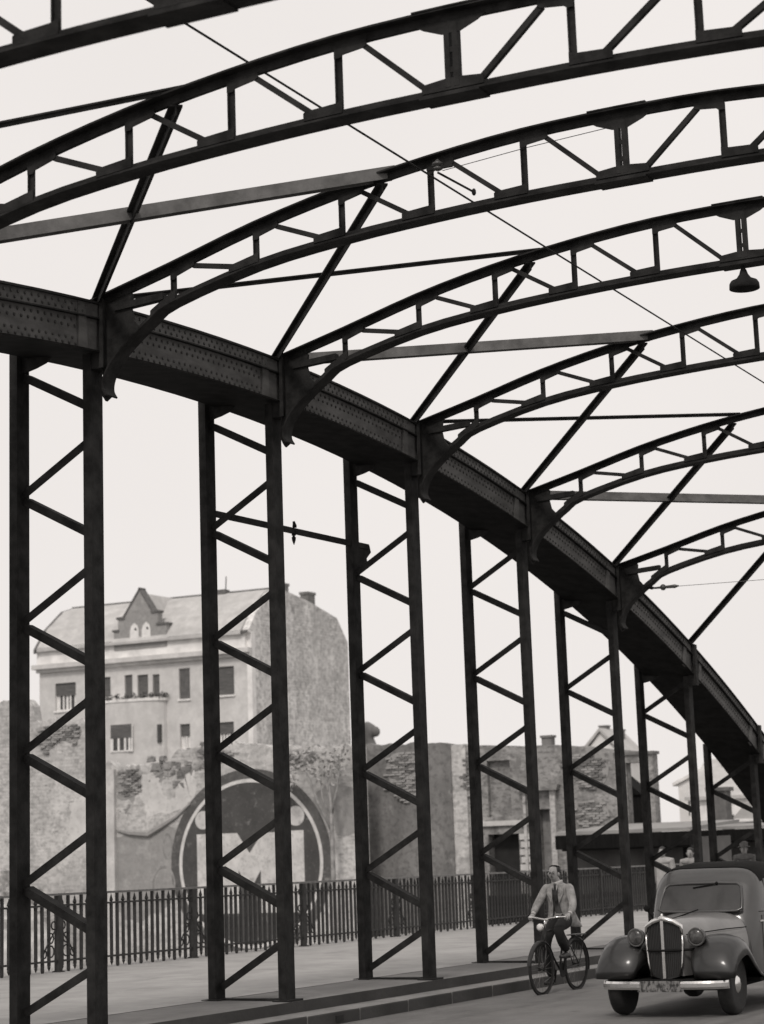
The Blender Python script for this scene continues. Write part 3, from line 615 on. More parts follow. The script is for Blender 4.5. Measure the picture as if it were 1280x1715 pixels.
for k in range(5): r2(MB().box(g1 + .04 + (.05 if k % 2 else 0), g1 + .42, Y2 - .07, Y2 - .001, gz1 - .22 - k * .26, gz1 - .02 - k * .26), 'quoin', PALE_PLASTER)
r2(MB().prism([(kx(-15.3), kz(3.62)), (kx(-15.35), kz(3.8)), (kx(-13.85), kz(3.78)), (kx(-13.9), kz(3.6))], Y2 - .3, Y2 - .001), 'door_hood', MASON)
r2(MB().box(kx(-15.2), kx(-15.1), Y2 - .14, Y2 - .001, GZ, kz(3.6)), 'pilaster', PLASTER)
r2(MB().box(kx(-14.22), kx(-14.03), Y2 - .14, Y2 - .001, GZ, kz(3.6)), 'pilaster', PLASTER)
r2(MB().box(d0 - .12, d1 + .12, Y2 - .1, Y2 - .001, dz1 + .02, dz1 + .16), 'lintel', MASON)
r2(MB().box(kx(-14.5), kx(-14.15), Y2 + .1, Y2 + .45, 5.0, kz(5.36)).box(kx(-14.54), kx(-14.11), Y2 + .06, Y2 + .49, kz(5.36), kz(5.44)), 'chimney', CHIM)
r2(MB().box(kx(-11.9), kx(-10.5), Y2 - .08, Y2 + .58, kz(4.62), kz(4.72)), 'coping', ROOF_EDGE)
# bricks laid bare where the plaster fell
bm_ = MB().box(-.12, .12, -.06, .06, -.033, .033).mesh('brick', BRICK); bm2 = MB().box(-.12, .12, -.06, .06, -.033, .033).mesh('dark_brick', BRICK2)
def bare_bricks(parent, off, outline, y, dark=.32, edge=.12):
    """courses of real bricks filling an outline of (x, z) points, a ragged mortar bed behind them"""
    P = [(p[0], p[1]) for p in catmull([(x, z, 0) for x, z in outline + outline[:1]], 8)[:-1]]
    def inside(x, z):
        c = False
        for (a, b_), (d, e) in zip(P, P[1:] + P[:1]):
            if (b_ > z) != (e > z) and x < (d - a) * (z - b_) / (e - b_) + a: c = not c
        return c
    o = MB().prism(P, y - .012, y + .02).build('mortar_bed', GREY_PATCH, parent); o.location = off
    z = min(p[1] for p in P); row = 0
    while z < max(p[1] for p in P):
        x = min(p[0] for p in P) + (.13 if row % 2 else 0)
        while x < max(p[0] for p in P):
            if inside(x + random.gauss(0, edge), z + random.gauss(0, edge * .4)) and random.random() < .93: link(bm2 if random.random() < dark else bm_, 'brick', parent, loc=off + Vector((x, y - random.uniform(-.02, .05), z)), rot=(0, random.uniform(-.04, .04), random.uniform(-.04, .04)))
            x += .26
        z += .082; row += 1
c0, c1, z0_, z1_ = kx(-20.28), kx(-19.2), kz(3.5), kz(5.1)
bare_bricks(ruin2, R2O, [(c0 + .5, z0_), (c0 + .1, z0_ + .7), (c0, z0_ + 1.2), (c0 + .3, z1_), (c1, z1_ - .05), (c1 + .1, z0_ + .9), (c1, z0_)], Y2 - .13)
bare_bricks(ruin, RO, [(-35.3, 6.85), (-34.2, 6.95), (-33.2, 6.75), (-33.5, 6.2), (-34.2, 6.35), (-34.9, 5.9)], YW, .3, .1)
bare_bricks(ruin, RO, [(-31.5, 5.0), (-30.7, 5.1), (-30.55, 4.4), (-31.0, 4.1), (-31.5, 4.25)], YW - .005, .55, .1)
bare_bricks(ruin, RO, [(-28.2, 5.6), (-27.3, 5.65), (-26.6, 5.5), (-27.0, 5.15), (-27.9, 5.2)], YW - .002, .45, .08)
bare_bricks(ruin2, R2O, [(kx(-13.7), kz(4.7)), (kx(-12.6), kz(4.75)), (kx(-12.1), kz(4.2)), (kx(-12.5), kz(3.6)), (kx(-13.4), kz(3.9))], Y2 - .01, .6, .12)
bare_bricks(ruin2, R2O, [(kx(-13.5), kz(3.1)), (kx(-12.5), kz(3.2)), (kx(-12.2), kz(2.6)), (kx(-13.2), kz(2.4))], Y2 - .01, .5, .12)
bare_bricks(ruin2, R2O, [(kx(-17.4), kz(5.0)), (kx(-16.9), kz(5.05)), (kx(-16.8), kz(4.0)), (kx(-17.3), kz(3.6))], Y2 - .01, .5, .1)
bare_bricks(ruin, RO, [(-24.4, 5.45), (-23.2, 5.4), (-23.4, 4.95), (-24.2, 4.9)], YW - .002, .45, .08)

# rubble on the lower ground, left
rub = empty('rubble_heap', (-35, 44.5, GZ), label='pale heap of rubble in front of the broken wall', cat='rubble')
mb = MB()
for k in range(420):
    a = random.uniform(0, 2 * pi); r = abs(random.gauss(0, 1.7)); x = r * cos(a) * 1.5; y = r * sin(a) * .7; z = max(0, 5.6 * math.exp(-(r / 1.9) ** 2) * random.uniform(.75, 1)); s_ = random.uniform(.1, .34)
    mb.add([(x + s_ * sx * random.uniform(.5, 1.1), y + s_ * sy * random.uniform(.5, 1.1), z + s_ * sz * random.uniform(.4, .9)) for sx, sy, sz in ((-1, -1, -1), (1, -1, -1), (1, 1, -1), (-1, 1, -1), (-1, -1, 1), (1, -1, 1), (1, 1, 1), (-1, 1, 1))],
           [(3, 2, 1, 0), (4, 5, 6, 7), (0, 1, 5, 4), (1, 2, 6, 5), (2, 3, 7, 6), (3, 0, 4, 7)])
mb.build('rubble_stones', STONE, rub, kind='stuff')
mb = MB(); n = 20
mb.loft([[(1.5 * R * cos(2 * pi * k / n) * (1 + .12 * noise.noise((k, R, 0))), .75 * R * sin(2 * pi * k / n), h) for k in range(n)] for R, h in ((3.4, -.2), (2.6, 1.2), (1.8, 2.9), (1.0, 4.4), (.2, 5.3))]).build('rubble_core', STONE, rub)

# ---------------------------------------------------------------- trees and weeds
def leaf_cloud(b, c, rad, n, size, flat_=1.0):
    for _ in range(n):
        v = Vector((random.gauss(0, 1), random.gauss(0, 1), random.gauss(0, 1))).normalized() * (random.random() ** .45)
        p = Vector(c) + Vector((v.x * rad[0], v.y * rad[1], v.z * rad[2])); a = Vector((random.gauss(0, 1), random.gauss(0, 1), random.gauss(0, flat_))).normalized(); e = a.orthogonal().normalized(); s_ = size * random.uniform(.6, 1.3)
        b.add([p - a * s_, p + e * s_ * .5, p + a * s_, p - e * s_ * .5], [(0, 1, 2, 3)])
    return b
def tree(name, base, trunk, clumps, label, leafm=LEAF, size=.1, n=120, group=None):
    """trunk: list of limb polylines with radii; clumps: (centre, radii)"""
    t = empty(name, base, label=label, cat='tree', group=group)
    b = MB()
    for pts, r0, r1 in trunk: b.tube(pts, [r0 + (r1 - r0) * i / (len(pts) - 1) for i in range(len(pts))], 7)
    b.build('trunk', BARK, t, smooth=True); c = MB()
    for cc, rr in clumps: leaf_cloud(c, cc, rr, n, size)
    c.build('crown', leafm, t, fix=False)
    return t
tree('bare_tree', (-22.15, 46.2, GZ), [([(0, 0, 0), (.02, 0, 3), (0, 0, 6.7), (0, 0, 7.6), (-.06, 0, 8.5), (.1, 0, 9.0)], .11, .03), ([(0, 0, 6.75), (-.5, 0, 7.7), (-1.0, 0, 8.9), (-1.1, .1, 9.3)], .06, .02), ([(0, 0, 7.3), (.25, 0, 8.2), (.42, 0, 9.2)], .055, .02), ([(0, 0, 7.1), (-.35, 0, 7.9), (-.42, 0, 9.0)], .05, .02), ([(0, 0, 7.6), (-.15, 0, 8.3), (-.1, 0, 9.2)], .045, .02)],
     [((-1.3, 0, 9.2), (.7, .4, .5)), ((-.5, .1, 9.3), (.7, .4, .5)), ((.3, 0, 9.3), (.6, .4, .5)), ((-1.7, 0, 8.7), (.5, .3, .5)), ((-.1, 0, 8.8), (.8, .4, .5))], 'slender pale-barked tree growing up against the wall beside the roundel', LEAF_PALE, .085, 90)
patch('dark_plaster_patch', [(-23.4, 3.5), (-22.9, 4.1), (-22.0, 4.1), (-21.5, 3.8), (-21.45, 2.6), (-22.3, 2.4), (-22.6, 2.8)], .006, GREY_PATCH, rough=.05)

# ---------------------------------------------------------------- the house behind
HY = 85.0; HX0, HX1 = -62.9, -48.0
house = empty('gabled_house', (-55, HY, GZ), label='tall rendered house with stepped dormer gable and blank end wall behind the ruins', cat='house')
HO = Vector((55, -HY, -GZ))
def hp(b, name, m, parent=None, **kw):
    o = b.build(name, m, parent or house, **kw)
    if parent is None: o.location = HO
    return o
wins = []      # x0, x1, z0, z1, style
wins += [(-61.75, -60.25, 10.6, 12.25, 'open'), (-58.6, -57.75, 11.2, 12.4, 'blind'), (-56.75, -56.2, 11.0, 12.42, 'blind'), (-55.85, -55.1, 11.0, 12.36, 'blind'), (-54.78, -54.3, 11.0, 12.32, 'blind'), (-52.95, -52.2, 10.75, 12.55, 'shutter'), (-50.45, -49.2, 10.8, 12.45, 'blind'),
         (-52.93, -52.25, 7.8, 9.3, 'open'), (-50.42, -49.28, 7.8, 9.25, 'open'), (-61.7, -60.3, 7.4, 9.0, 'open'),
         (-61.7, -60.3, 4.2, 5.9, 'open'), (-56.9, -55.6, 4.2, 5.9, 'open'), (-53.0, -52.2, 4.2, 5.9, 'open'), (-50.4, -49.3, 4.2, 5.9, 'open')]
xs = sorted({HX0, HX1} | {w_[0] for w_ in wins} | {w_[1] for w_ in wins}); zs = sorted({GZ} | {w_[2] for w_ in wins} | {w_[3] for w_ in wins})
hp(wall_grid(MB(), xs, zs, lambda x: 13.45, [w_[:4] for w_ in wins], HY, HY + .4), 'front_wall', HOUSE)
gp = [(85.4, GZ), (85.4, 14.25), (84.62, 14.3), (85.62, 15.52), (87.45, 16.85), (88.5, 17.15), (90, 16.98), (92.2, 16.66), (95.6, 15.95), (96.95, 14.5), (96.95, GZ)]
hp(MB().prism(gp, HX1 - .45, HX1, axis='x'), 'end_wall', FIREWALL)
hp(MB().box(HX1 - .3, HX1 + .02, HY - .03, HY + .399, GZ, 14.35), 'corner_pier', HOUSE_LIGHT)
hp(MB().prism([(a, c - .05) for a, c in gp], HX0, HX0 + .4, axis='x'), 'end_wall', HOUSE)
hp(MB().box(HX0, HX1 - .45, 96.4, 96.9, GZ, 14.4), 'rear_wall', HOUSE)
def window(x0, x1, z0, z1, style, y=HY, parent=None, off=HO):
    f = MB(); t = .07; yb = y + .16
    f.box(x0, x0 + t, yb, yb + .06, z0, z1).box(x1 - t, x1, yb, yb + .06, z0, z1).box(x0 + t, x1 - t, yb, yb + .06, z0, z0 + t).box(x0 + t, x1 - t, yb, yb + .06, z1 - t, z1)
    if style == 'open':
        nmul = 2 if x1 - x0 > .9 else 1
        for k in range(1, nmul + 1): xm = x0 + (x1 - x0) * k / (nmul + 1); f.box(xm - .05, xm + .05, yb - .01, yb + .05, z0 + t, z0 + (z1 - z0) * .62)
    o = f.build('window', FRAME, house); o.location = HO
    MB().box(x0 + .01, x1 - .01, yb + .061, yb + .1, z0 + .01, z1 - .01).build('pane', GLASS, o)
    if style == 'open':
        zb_ = z0 + (z1 - z0) * .55; b = MB()
        zq = zb_
        while zq < z1 - .03: b.box(x0 + .03, x1 - .03, yb - .06, yb - .03, zq, min(zq + .11, z1 - .02)); b.box(x0 + .04, x1 - .04, yb - .05, yb - .035, zq + .1, zq + .13); zq += .125
        b.build('roller_blind', BLIND, o)
        MB().box(x0 + t, x0 + t + .16, yb + .03, yb + .058, z0 + t, zb_).box(x1 - t - .16, x1 - t, yb + .03, yb + .058, z0 + t, zb_).box((x0 + x1) / 2 - .08, (x0 + x1) / 2 + .08, yb + .03, yb + .058, z0 + t, zb_).build('curtain', FRAME, o)
    else:
        b = MB(); zq = z0 + .03
        while zq < z1 - .06: b.box(x0 + .03, x1 - .03, yb - .06, yb - .03, zq, zq + .1); b.box(x0 + .04, x1 - .04, yb - .045, yb - .032, zq + .1, zq + .115); zq += .115
        b.build('roller_blind', BLIND if style == 'blind' else SHUTTER, o)
    MB().box(x0 - .06, x1 + .06, y - .1, y - .001, z0 - .1, z0 - .005).build('window_sill', HOUSE_LIGHT, o)
for w_ in wins: window(*w_)
# cornice, white attic band, eaves and roof
hp(MB().box(HX0 - .3, HX1 + .02, HY - .45, HY - .001, 13.15, 13.42).box(HX0 - .12, HX1 + .02, HY - .2, HY - .001, 12.95, 13.15), 'cornice', HOUSE)
hp(MB().box(HX0 - .05, HX1 - .3, HY - .2, HY + .4, 13.451, 14.28), 'attic_band', HOUSE_LIGHT)
hp(MB().box(HX0 - .1, -57.35, HY - .42, HY + .42, 14.29, 14.42).box(-53.45, HX1 - .02, HY - .42, HY + .42, 14.29, 14.42), 'gutter', ROOF_EDGE)
rp_ = [(84.55, 14.36), (85.6, 15.62), (87.4, 16.9), (88.5, 17.2), (92.2, 16.72), (95.65, 16.02), (97.05, 14.5)]
roof = hp(MB().prism(rp_ + [(a, c - .16) for a, c in reversed(rp_)], HX0 + .02, HX1 - .47, axis='x'), 'roof', ROOF)
MB().prism(rp_[:4] + [(a, c - .26) for a, c in reversed(rp_[:4])], HX0 - .12, HX0 + .1, axis='x').build('verge_board', ROOF_EDGE, roof)
MB().box(HX0, HX1 - .4, 88.4, 88.65, 17.15, 17.27).build('ridge_tiles', ROOF_EDGE, roof)
for x in (-55.2 + 3.1,): MB().box(x - .5, x + .5, 88.1, 88.7, 17.1, 17.4).beam((x + .4, 88.4, 17.3), (x + .45, 88.4, 18.2), .05, .05).build('roof_hatch', ROOF_EDGE, roof)
for yq, h in ((89.9, 17.5), (93.2, 17.25)): MB().box(HX1 - 1.0, HX1 - .46, yq - .45, yq + .45, 15.8, h).box(HX1 - 1.05, HX1 - .42, yq - .52, yq + .52, h, h + .16).build('chimney', CHIM, roof)
dg = [(-57.3, 13.9), (-57.3, 15.0), (-57.0, 15.0), (-57.0, 15.72), (-56.6, 15.78), (-55.45, 17.4), (-54.55, 15.95), (-54.2, 15.95), (-54.2, 15.2), (-53.6, 15.2), (-53.6, 13.9)]
dorm = hp(MB().prism(dg, HY - .26, HY + .25), 'dormer_gable', GREY_PATCH)
for (x0, z0, x1, z1) in ((-57.38, 15.0, -56.92, 15.12), (-57.08, 15.72, -56.5, 15.86), (-54.65, 15.95, -54.12, 16.08), (-54.28, 15.2, -53.52, 15.32)): MB().box(x0, x1, HY - .34, HY + .3, z0, z1).build('step_coping', ROOF_EDGE, dorm)
MB().beam((-56.6, HY, 15.84), (-55.4, HY, 17.5), .1, .62).beam((-55.5, HY, 17.5), (-54.5, HY, 15.98), .1, .62).build('gable_coping', ROOF_EDGE, dorm)
MB().prism([(-57.2, 14.3), (-55.4, 17.2), (-53.7, 14.3)], HY + .26, HY + 3.5).build('dormer_roof', ROOF, dorm)
for x in (-55.83, -55.0):
    arch_ = [(x - .3, 14.36), (x + .3, 14.36), (x + .3, 14.98), (x + .22, 15.25), (x, 15.44), (x - .22, 15.25), (x - .3, 14.98)]
    wv = hp(MB().prism(arch_, HY - .3, HY - .262), 'dormer_window', FRAME); MB().prism([(x + .02, 15.0), (x + .2, 14.98), (x + .12, 15.15), (x + .02, 15.12)], HY - .31, HY - .301).build('pane', GLASS, wv)
# rounded bay with a planted balcony
n = 14; bx, bw_ = -56.55, 2.75
arc = lambda r, z: [(bx + r * cos(pi + pi * k / n), HY + .01 + r * .42 * sin(pi + pi * k / n), z) for k in range(n + 1)]
bb = MB(); bb.loft([arc(bw_, 6.0), arc(bw_, 10.75)], cap=True); hp(bb, 'bay_front', HOUSE)
bal = hp(MB().loft([arc(bw_ + .12, 10.75), arc(bw_ + .12, 10.9)]), 'balcony_floor', HOUSE_LIGHT)
lv = MB()
for k in range(n + 1):
    a = pi + pi * k / n; leaf_cloud(lv, (bx + bw_ * cos(a), HY + bw_ * .42 * sin(a), 11.05), (.3, .2, .2), 34, .08)
lv.build('balcony_foliage', PLANT, bal, fix=False, kind='stuff')
bwn = hp(MB().box(-57.0, -55.45, HY - 1.19, HY - 1.13, 7.85, 9.4), 'bay_window', FRAME)
MB().box(-56.9, -55.55, HY - 1.2, HY - 1.191, 7.95, 9.3).build('pane', GLASS, bwn)
b = MB(); zq = 8.65
while zq < 9.35: b.box(-56.95, -55.5, HY - 1.235, HY - 1.205, zq, zq + .1); zq += .115
b.build('roller_blind', BLIND, bwn)
b = MB()
for x in (-56.85, -56.4, -55.95, -55.65): b.box(x - .07, x + .07, HY - 1.215, HY - 1.2005, 7.9, 8.65)
b.build('curtain', FRAME, bwn)
hp(MB().box(-54.12, -53.95, HY - .6, HY - .2, 8.3, 9.35), 'bay_side_window', GLASS)

# ---------------------------------------------------------------- far roofs and sheds
def far_house(name, label, x0, x1, y0, y1, ze, zr, wm, rm, axis='x', parts=(), cat='house'):
    h = empty(name, ((x0 + x1) / 2, y0, GZ), label=label, cat=cat); O = Vector((-(x0 + x1) / 2, -y0, -GZ))
    def hb(b, nm, m): o = b.build(nm, m, h); o.location = O; return o
    if axis == 'x':   # ridge along x
        ym = (y0 + y1) / 2; hb(MB().prism([(y0, GZ), (y0, ze), (ym, zr), (y1, ze), (y1, GZ)], x0, x1, axis='x'), 'wall', wm)
        hb(MB().prism([(y0 - .3, ze - .1), (ym, zr + .06), (y1 + .3, ze - .1), (y1 + .3, ze + .1), (ym, zr + .26), (y0 - .3, ze + .1)], x0 - .2, x1 + .2, axis='x'), 'roof', rm)
    else:
        xm = (x0 + x1) / 2; hb(MB().prism([(x0, GZ), (x0, ze), (xm, zr), (x1, ze), (x1, GZ)], y0, y1), 'wall', wm)
        hb(MB().prism([(x0 - .3, ze - .1), (xm, zr + .06), (x1 + .3, ze - .1), (x1 + .3, ze + .1), (xm, zr + .26), (x0 - .3, ze + .1)], y0 - .2, y1 + .2), 'roof', rm)
    for b, nm, m in parts: hb(b, nm, m)
    return h
# whitewashed gable behind the facade ruin (about 100 m off)
far_house('white_gable_house', 'far white gable end with two small chimneys above the ruin wall', -33.9, -31.2, 100, 103.5, 6.6, 8.15, WHITEWALL, ROOF, 'y',
          [(MB().box(-33.0, -32.5, 101, 101.5, 7.8, 8.5).box(-33.05, -32.45, 100.95, 101.55, 8.5, 8.6), 'chimney', CHIM), (MB().box(-32.3, -31.9, 102, 102.5, 7.4, 8.25).box(-32.35, -31.85, 101.95, 102.55, 8.25, 8.35), 'chimney', CHIM)])
far_house('pale_end_house', 'far pale house wall seen between the last hangers', -29.2, -26.3, 104, 112, 4.9, 5.5, WHITEWALL, HOUSE_LIGHT, 'y',
          [(MB().box(-28.6, -28.0, 103.95, 104.0, 3.0, 4.2), 'window', GLASS)])
far_house('grey_roof_house', 'far grey-roofed house beside the foot of the arch', -26.5, -22.0, 98, 106, 3.9, 6.0, HOUSE_LIGHT, ROOF, 'x',
          [(MB().box(-25.4, -25.0, 101, 101.5, 4.5, 6.6), 'chimney', CHIM), (MB().box(-24.6, -23.9, 97.94, 98, 1.5, 2.9), 'window', GLASS)])
# long low sheds: lit roofs; eaves shade put into the black of boards and soffit
def low_shed(name, label, x0, x1, y0, depth, extra=()):
    sh = empty(name, ((x0 + x1) / 2, y0, GZ), label=label, cat='shed'); SO = Vector((-(x0 + x1) / 2, -y0, -GZ))
    def sp(b, nm, m): o = b.build(nm, m, sh); o.location = SO; return o
    sp(MB().box(x0 + .15, x1 - .15, y0 + 1.3, y0 + depth, GZ, 1.9), 'wall', SHEDWALL)
    sp(MB().prism([(y0, 2.10), (y0 + depth + .6, 2.3), (y0 + depth + .6, 2.4), (y0, 2.2)], x0, x1, axis='x'), 'roof', FELT)
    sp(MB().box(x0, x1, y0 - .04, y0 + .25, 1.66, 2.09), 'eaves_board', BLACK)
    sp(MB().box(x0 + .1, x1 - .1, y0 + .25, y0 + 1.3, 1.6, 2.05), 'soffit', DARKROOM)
    n_ = max(2, round((x1 - x0) / 2.4))
    for k in range(n_ + 1): xq = x0 + .3 + (x1 - x0 - .6) * k / n_; sp(MB().box(xq - .07, xq + .07, y0 + .3, y0 + .44, GZ, 1.6), 'post', BLACK)
    for b, nm, m in extra: sp(b, nm, m)
low_shed('lean_to_shed', 'low shed with shadow-dark eaves leaning in front of the ruined facade', -12.65, -8.2, 43.4, 4.5)
low_shed('goods_shed', 'long low shed with pale flat roof beyond the foot of the arch', -15.5, -4.8, 57.6, 9,
         [(MB().box(-13.6, -12.9, 62, 62.7, 2.3, 3.6).box(-13.7, -12.8, 61.9, 62.8, 3.6, 3.75), 'chimney', ROOF_EDGE), (MB().prism([(-13.0, 2.5), (-11.6, 3.9), (-10.2, 3.95), (-9.0, 2.9), (-9.0, 2.4)], 63, 66), 'roof_dormer', ROOF)])
hut = empty('signal_cabin', (-16, 59.4, 2.2), label='small black gabled cabin standing on the shed roof edge', cat='cabin')
MB().box(-.55, .7, -.6, .6, 0, 1.35).build('cabin_body', BLACK, hut)
MB().prism([(-.62, 1.34), (-.42, 2.1), (-.12, 2.12), (.78, 1.34)], -.7, .7).build('cabin_roof', BLACK, hut)
# black hoarding behind the far end of the railing
hoard = empty('black_hoarding', (-13, 36, GZ), label='black board hoarding behind the far end of the railing', cat='hoarding')
plank = MB().box(-.098, .098, -.015, .015, 0, 4.72).mesh('plank', BLACK)
for k in range(20):
    x = 1.35 + k * .205; link(plank, 'plank', hoard, loc=(x, random.uniform(-.01, .01), random.uniform(-.05, .03)), rot=(0, random.uniform(-.006, .006), 0))
for zq in (.6, 2.4, 4.2): MB().box(1.2, 5.4, .03, .1, zq, zq + .1).build('rail', BLACK, hoard)
tur = empty('roof_turret', (-48.9, 101, 6.0), label='curled stone roof ornament peeping past the end wall of the house', cat='ornament')
MB().box(-.9, .9, -.5, .5, -10.2, 1.6).build('turret_base', HOUSE_LIGHT, tur)
MB().lathe([(.9, 1.6), (.95, 1.9), (.6, 2.2), (.4, 2.7), (.62, 3.1), (.5, 3.5), (.12, 3.75)], (0, 0, 0), 12).ball((.55, 0, 3.1), .35, 8).build('turret_cap', CHIM, tur, smooth=True)

# ---------------------------------------------------------------- the motor car
CX, CY = 4.47, 5.0
car = empty('saloon_car', (CX, CY, zd(CY) + .03), label='dark 1930s saloon car with sky-bright bonnet and upright chromed grille on the road', cat='car')
def sup(cx, cz, hw, hh, y, e=2.6, n=28):
    r = []
    for k in range(n):
        a = 2 * pi * k / n; c_, s_ = cos(a), sin(a)
        r.append((cx + hw * math.copysign(abs(c_) ** (2 / e), c_), y, cz + hh * math.copysign(abs(s_) ** (2 / e), s_)))
    return r
def arch_ring(hw, z0, z1, y, e=3.0, n=24, lean=0.0):
    """section of body: straight sides, rounded top"""
    r = []
    for k in range(n + 1):
        a = pi * k / n; c_, s_ = cos(a), sin(a)
        r.append((hw * math.copysign(abs(c_) ** (2 / e), c_) * (1 - lean * abs(s_) ** 1.5), y, z0 + (z1 - z0) * abs(s_) ** (2 / e)))
    return r
# bonnet: narrow at the grille, wide at the scuttle
hood = MB(); hood.loft([arch_ring(.20, .45, 1.045, -.31, 2.6), arch_ring(.235, .45, 1.06, -.2, 2.8), arch_ring(.35, .45, 1.08, .15, 3.2), arch_ring(.46, .45, 1.09, .5, 3.6), arch_ring(.565, .45, 1.095, .85, 4.2), arch_ring(.59, .45, 1.095, .94, 4.4)])
autosmooth(hood.build('bonnet', BONNET_SHEEN, car), 50)
for s_ in (-1, 1): MB().tube([(s_ * .232, -.25, .9), (s_ * .352, .15, .91), (s_ * .462, .5, .92), (s_ * .58, .9, .92)], .006, 6).build('bonnet_trim', CAR_DARK, car)
MB().beam((0, -.3, 1.05), (0, .9, 1.127), .012, .012, (1, 0, 0)).build('bonnet_hinge', CAR_DARK, car)
# cabin
CAB = [(.62, 1.04, .955, 4.0, 0), (.65, 1.10, 1.0, 4.4, 0), (.67, 1.43, 1.2, 7.0, .05), (.685, 1.575, 1.31, 6.8, .05), (.70, 1.63, 1.55, 6.5, .06), (.71, 1.655, 2.05, 6.2, .06), (.69, 1.635, 2.5, 5.2, .07), (.62, 1.45, 2.9, 3.4, .12), (.5, 1.05, 3.2, 2.8, .1), (.36, .7, 3.4, 2.4, 0)]
cab = MB(); cab.loft([arch_ring(hw, .38, z1, y, e, 24, ln) for hw, z1, y, e, ln in CAB])
def cab_x(y, z):
    for a, c in zip(CAB[:-1], CAB[1:]):
        if a[2] <= y <= c[2]:
            t = (y - a[2]) / (c[2] - a[2]); hw, z1, _, e, ln = [p + (q - p) * t for p, q in zip(a, c)]
            s1 = min(1, max(0, (z - .38) / (z1 - .38))) ** (e / 2); return hw * max(0, 1 - s1 * s1) ** (1 / e) * (1 - ln * s1 ** 1.5)
    return .6
autosmooth(cab.build('cabin', CAR, car), 45)
# dark fabric insert on the roof
top_ = MB(); top_.loft([[(x * 1.004, y, z + .008) for x, y, z in arch_ring(hw, .38, z1, y, e, 40, ln)[8:33]] for hw, z1, y, e, ln in [(.69, 1.596, 1.40, 6.7, .055)] + CAB[4:7] + [(.65, 1.54, 2.72, 3.8, .1)]], cap=False)
# windscreen glass in a raised frame, lying on the raked front
def on_front(u, v): return (u, .995 + .215 * v - .02, 1.085 + .33 * v)
def front_quad(u0, u1, v0, v1, d, n=10):
    vs = []; 
    for k in range(n + 1):
        u = u0 + (u1 - u0) * k / n
        for v in (v0, v1):
            p = on_front(u * (1 - .08 * v), v); vs.append((p[0], p[1] - d + .05 * abs(u) ** 2.5, p[2] + d * .3))
    return vs, [(2 * k, 2 * k + 2, 2 * k + 3, 2 * k + 1) for k in range(n)]
MB().add(*front_quad(-.5, .5, .06, .93, .03)).build('windscreen', CARGLASS, car, fix=False)
fp = [on_front(u * (1 - .08 * v), v) for u, v in ((-.52, .1), (-.52, .5), (-.51, .86), (-.46, .97), (-.2, 1.0), (.2, 1.0), (.46, .97), (.51, .86), (.52, .5), (.52, .1), (.46, .03), (.2, .015), (-.2, .015), (-.46, .03))]
MB().tube([(p[0], p[1] - .03 + .05 * abs(p[0]) ** 2.5, p[2] + .01) for p in fp], .016, 6, close=True).build('windscreen_frame', CAR, car, smooth=True)
MB().beam((.16, 1.14, 1.415), (-.12, 1.12, 1.375), .012, .012).ball((.17, 1.15, 1.42), .022, 8).build('wiper', CAR_DARK, car)
autosmooth(top_.build('roof_fabric', CAR_DARK, car, fix=False), 60)
# side windows, door seams, handles
for s_ in (-1, 1):
    for (ya_, yb_) in ((1.32, 1.86), (1.95, 2.42)):
        xs_ = lambda z, y: s_ * (cab_x(y, z) + .006)
        q = [(ya_ + .1, 1.12), (yb_, 1.12), (yb_ - .03, 1.45), (ya_ + .18 if ya_ < 1.5 else ya_ + .02, 1.45)] if ya_ < 1.5 else [(ya_, 1.12), (yb_, 1.12), (yb_ - .14, 1.44), (ya_ + .03, 1.45)]
        q = [(q[0][0] + (q[1][0] - q[0][0]) * k / 4, q[0][1]) for k in range(5)] + [(q[2][0] + (q[3][0] - q[2][0]) * k / 4, q[2][1]) for k in range(5)]
        MB().add([(xs_(z, y), y, z) for y, z in q] + [(xs_(z, y) - s_ * .05, y, z) for y, z in q], [(k, k + 1, 8 - k, 9 - k) for k in range(4)] + [(k, (k + 1) % 10, 10 + (k + 1) % 10, 10 + k) for k in range(10)]).build('side_window', CARGLASS, car)
        MB().tube([(xs_(z, y) + s_ * .004, y, z) for y, z in q], .012, 6, close=True).build('window_frame', CAR, car, smooth=True)
    dr = MB().add([(s_ * (cab_x(y, z) + d_), y, z) for d_ in (.008, -.03) for y in (1.24, 1.45, 1.68, 1.9) for z in (.47, .75, 1.04)], [(k * 3 + m0, k * 3 + m0 + 3, k * 3 + m0 + 4, k * 3 + m0 + 1) for k in range(3) for m0 in (0, 1)] + [(0, 1, 13, 12), (1, 2, 14, 13), (2, 5, 17, 14), (5, 8, 20, 17), (8, 11, 23, 20), (11, 10, 22, 23), (10, 9, 21, 22), (9, 6, 18, 21), (6, 3, 15, 18), (3, 0, 12, 15)]).build('door', CAR, car)
    MB().tube([(s_ * .64, 1.2, .97), (s_ * .685, 1.21, .97), (s_ * .685, 1.32, .97)], .013, 6).build('handle', CHROME, dr)
    MB().tube([(s_ * (cab_x(y, 1.085) + .004), y, 1.085) for y in (1.02, 1.2, 1.4, 1.65, 1.9, 2.2, 2.5, 2.7)], .01, 6).build('waist_trim', CAR, car, smooth=True)
    MB().box(min(s_ * .6, s_ * .82), max(s_ * .6, s_ * .82), .55, 2.2, .33, .37).build('running_board', CAR_DARK, car)
MB().ball((-.665, .97, 1.15), (.04, .022, .04), 10).tube([(-.6, 1.0, 1.04), (-.66, .975, 1.13)], .011, 6).build('door_mirror', CAR_DARK, car, smooth=True)
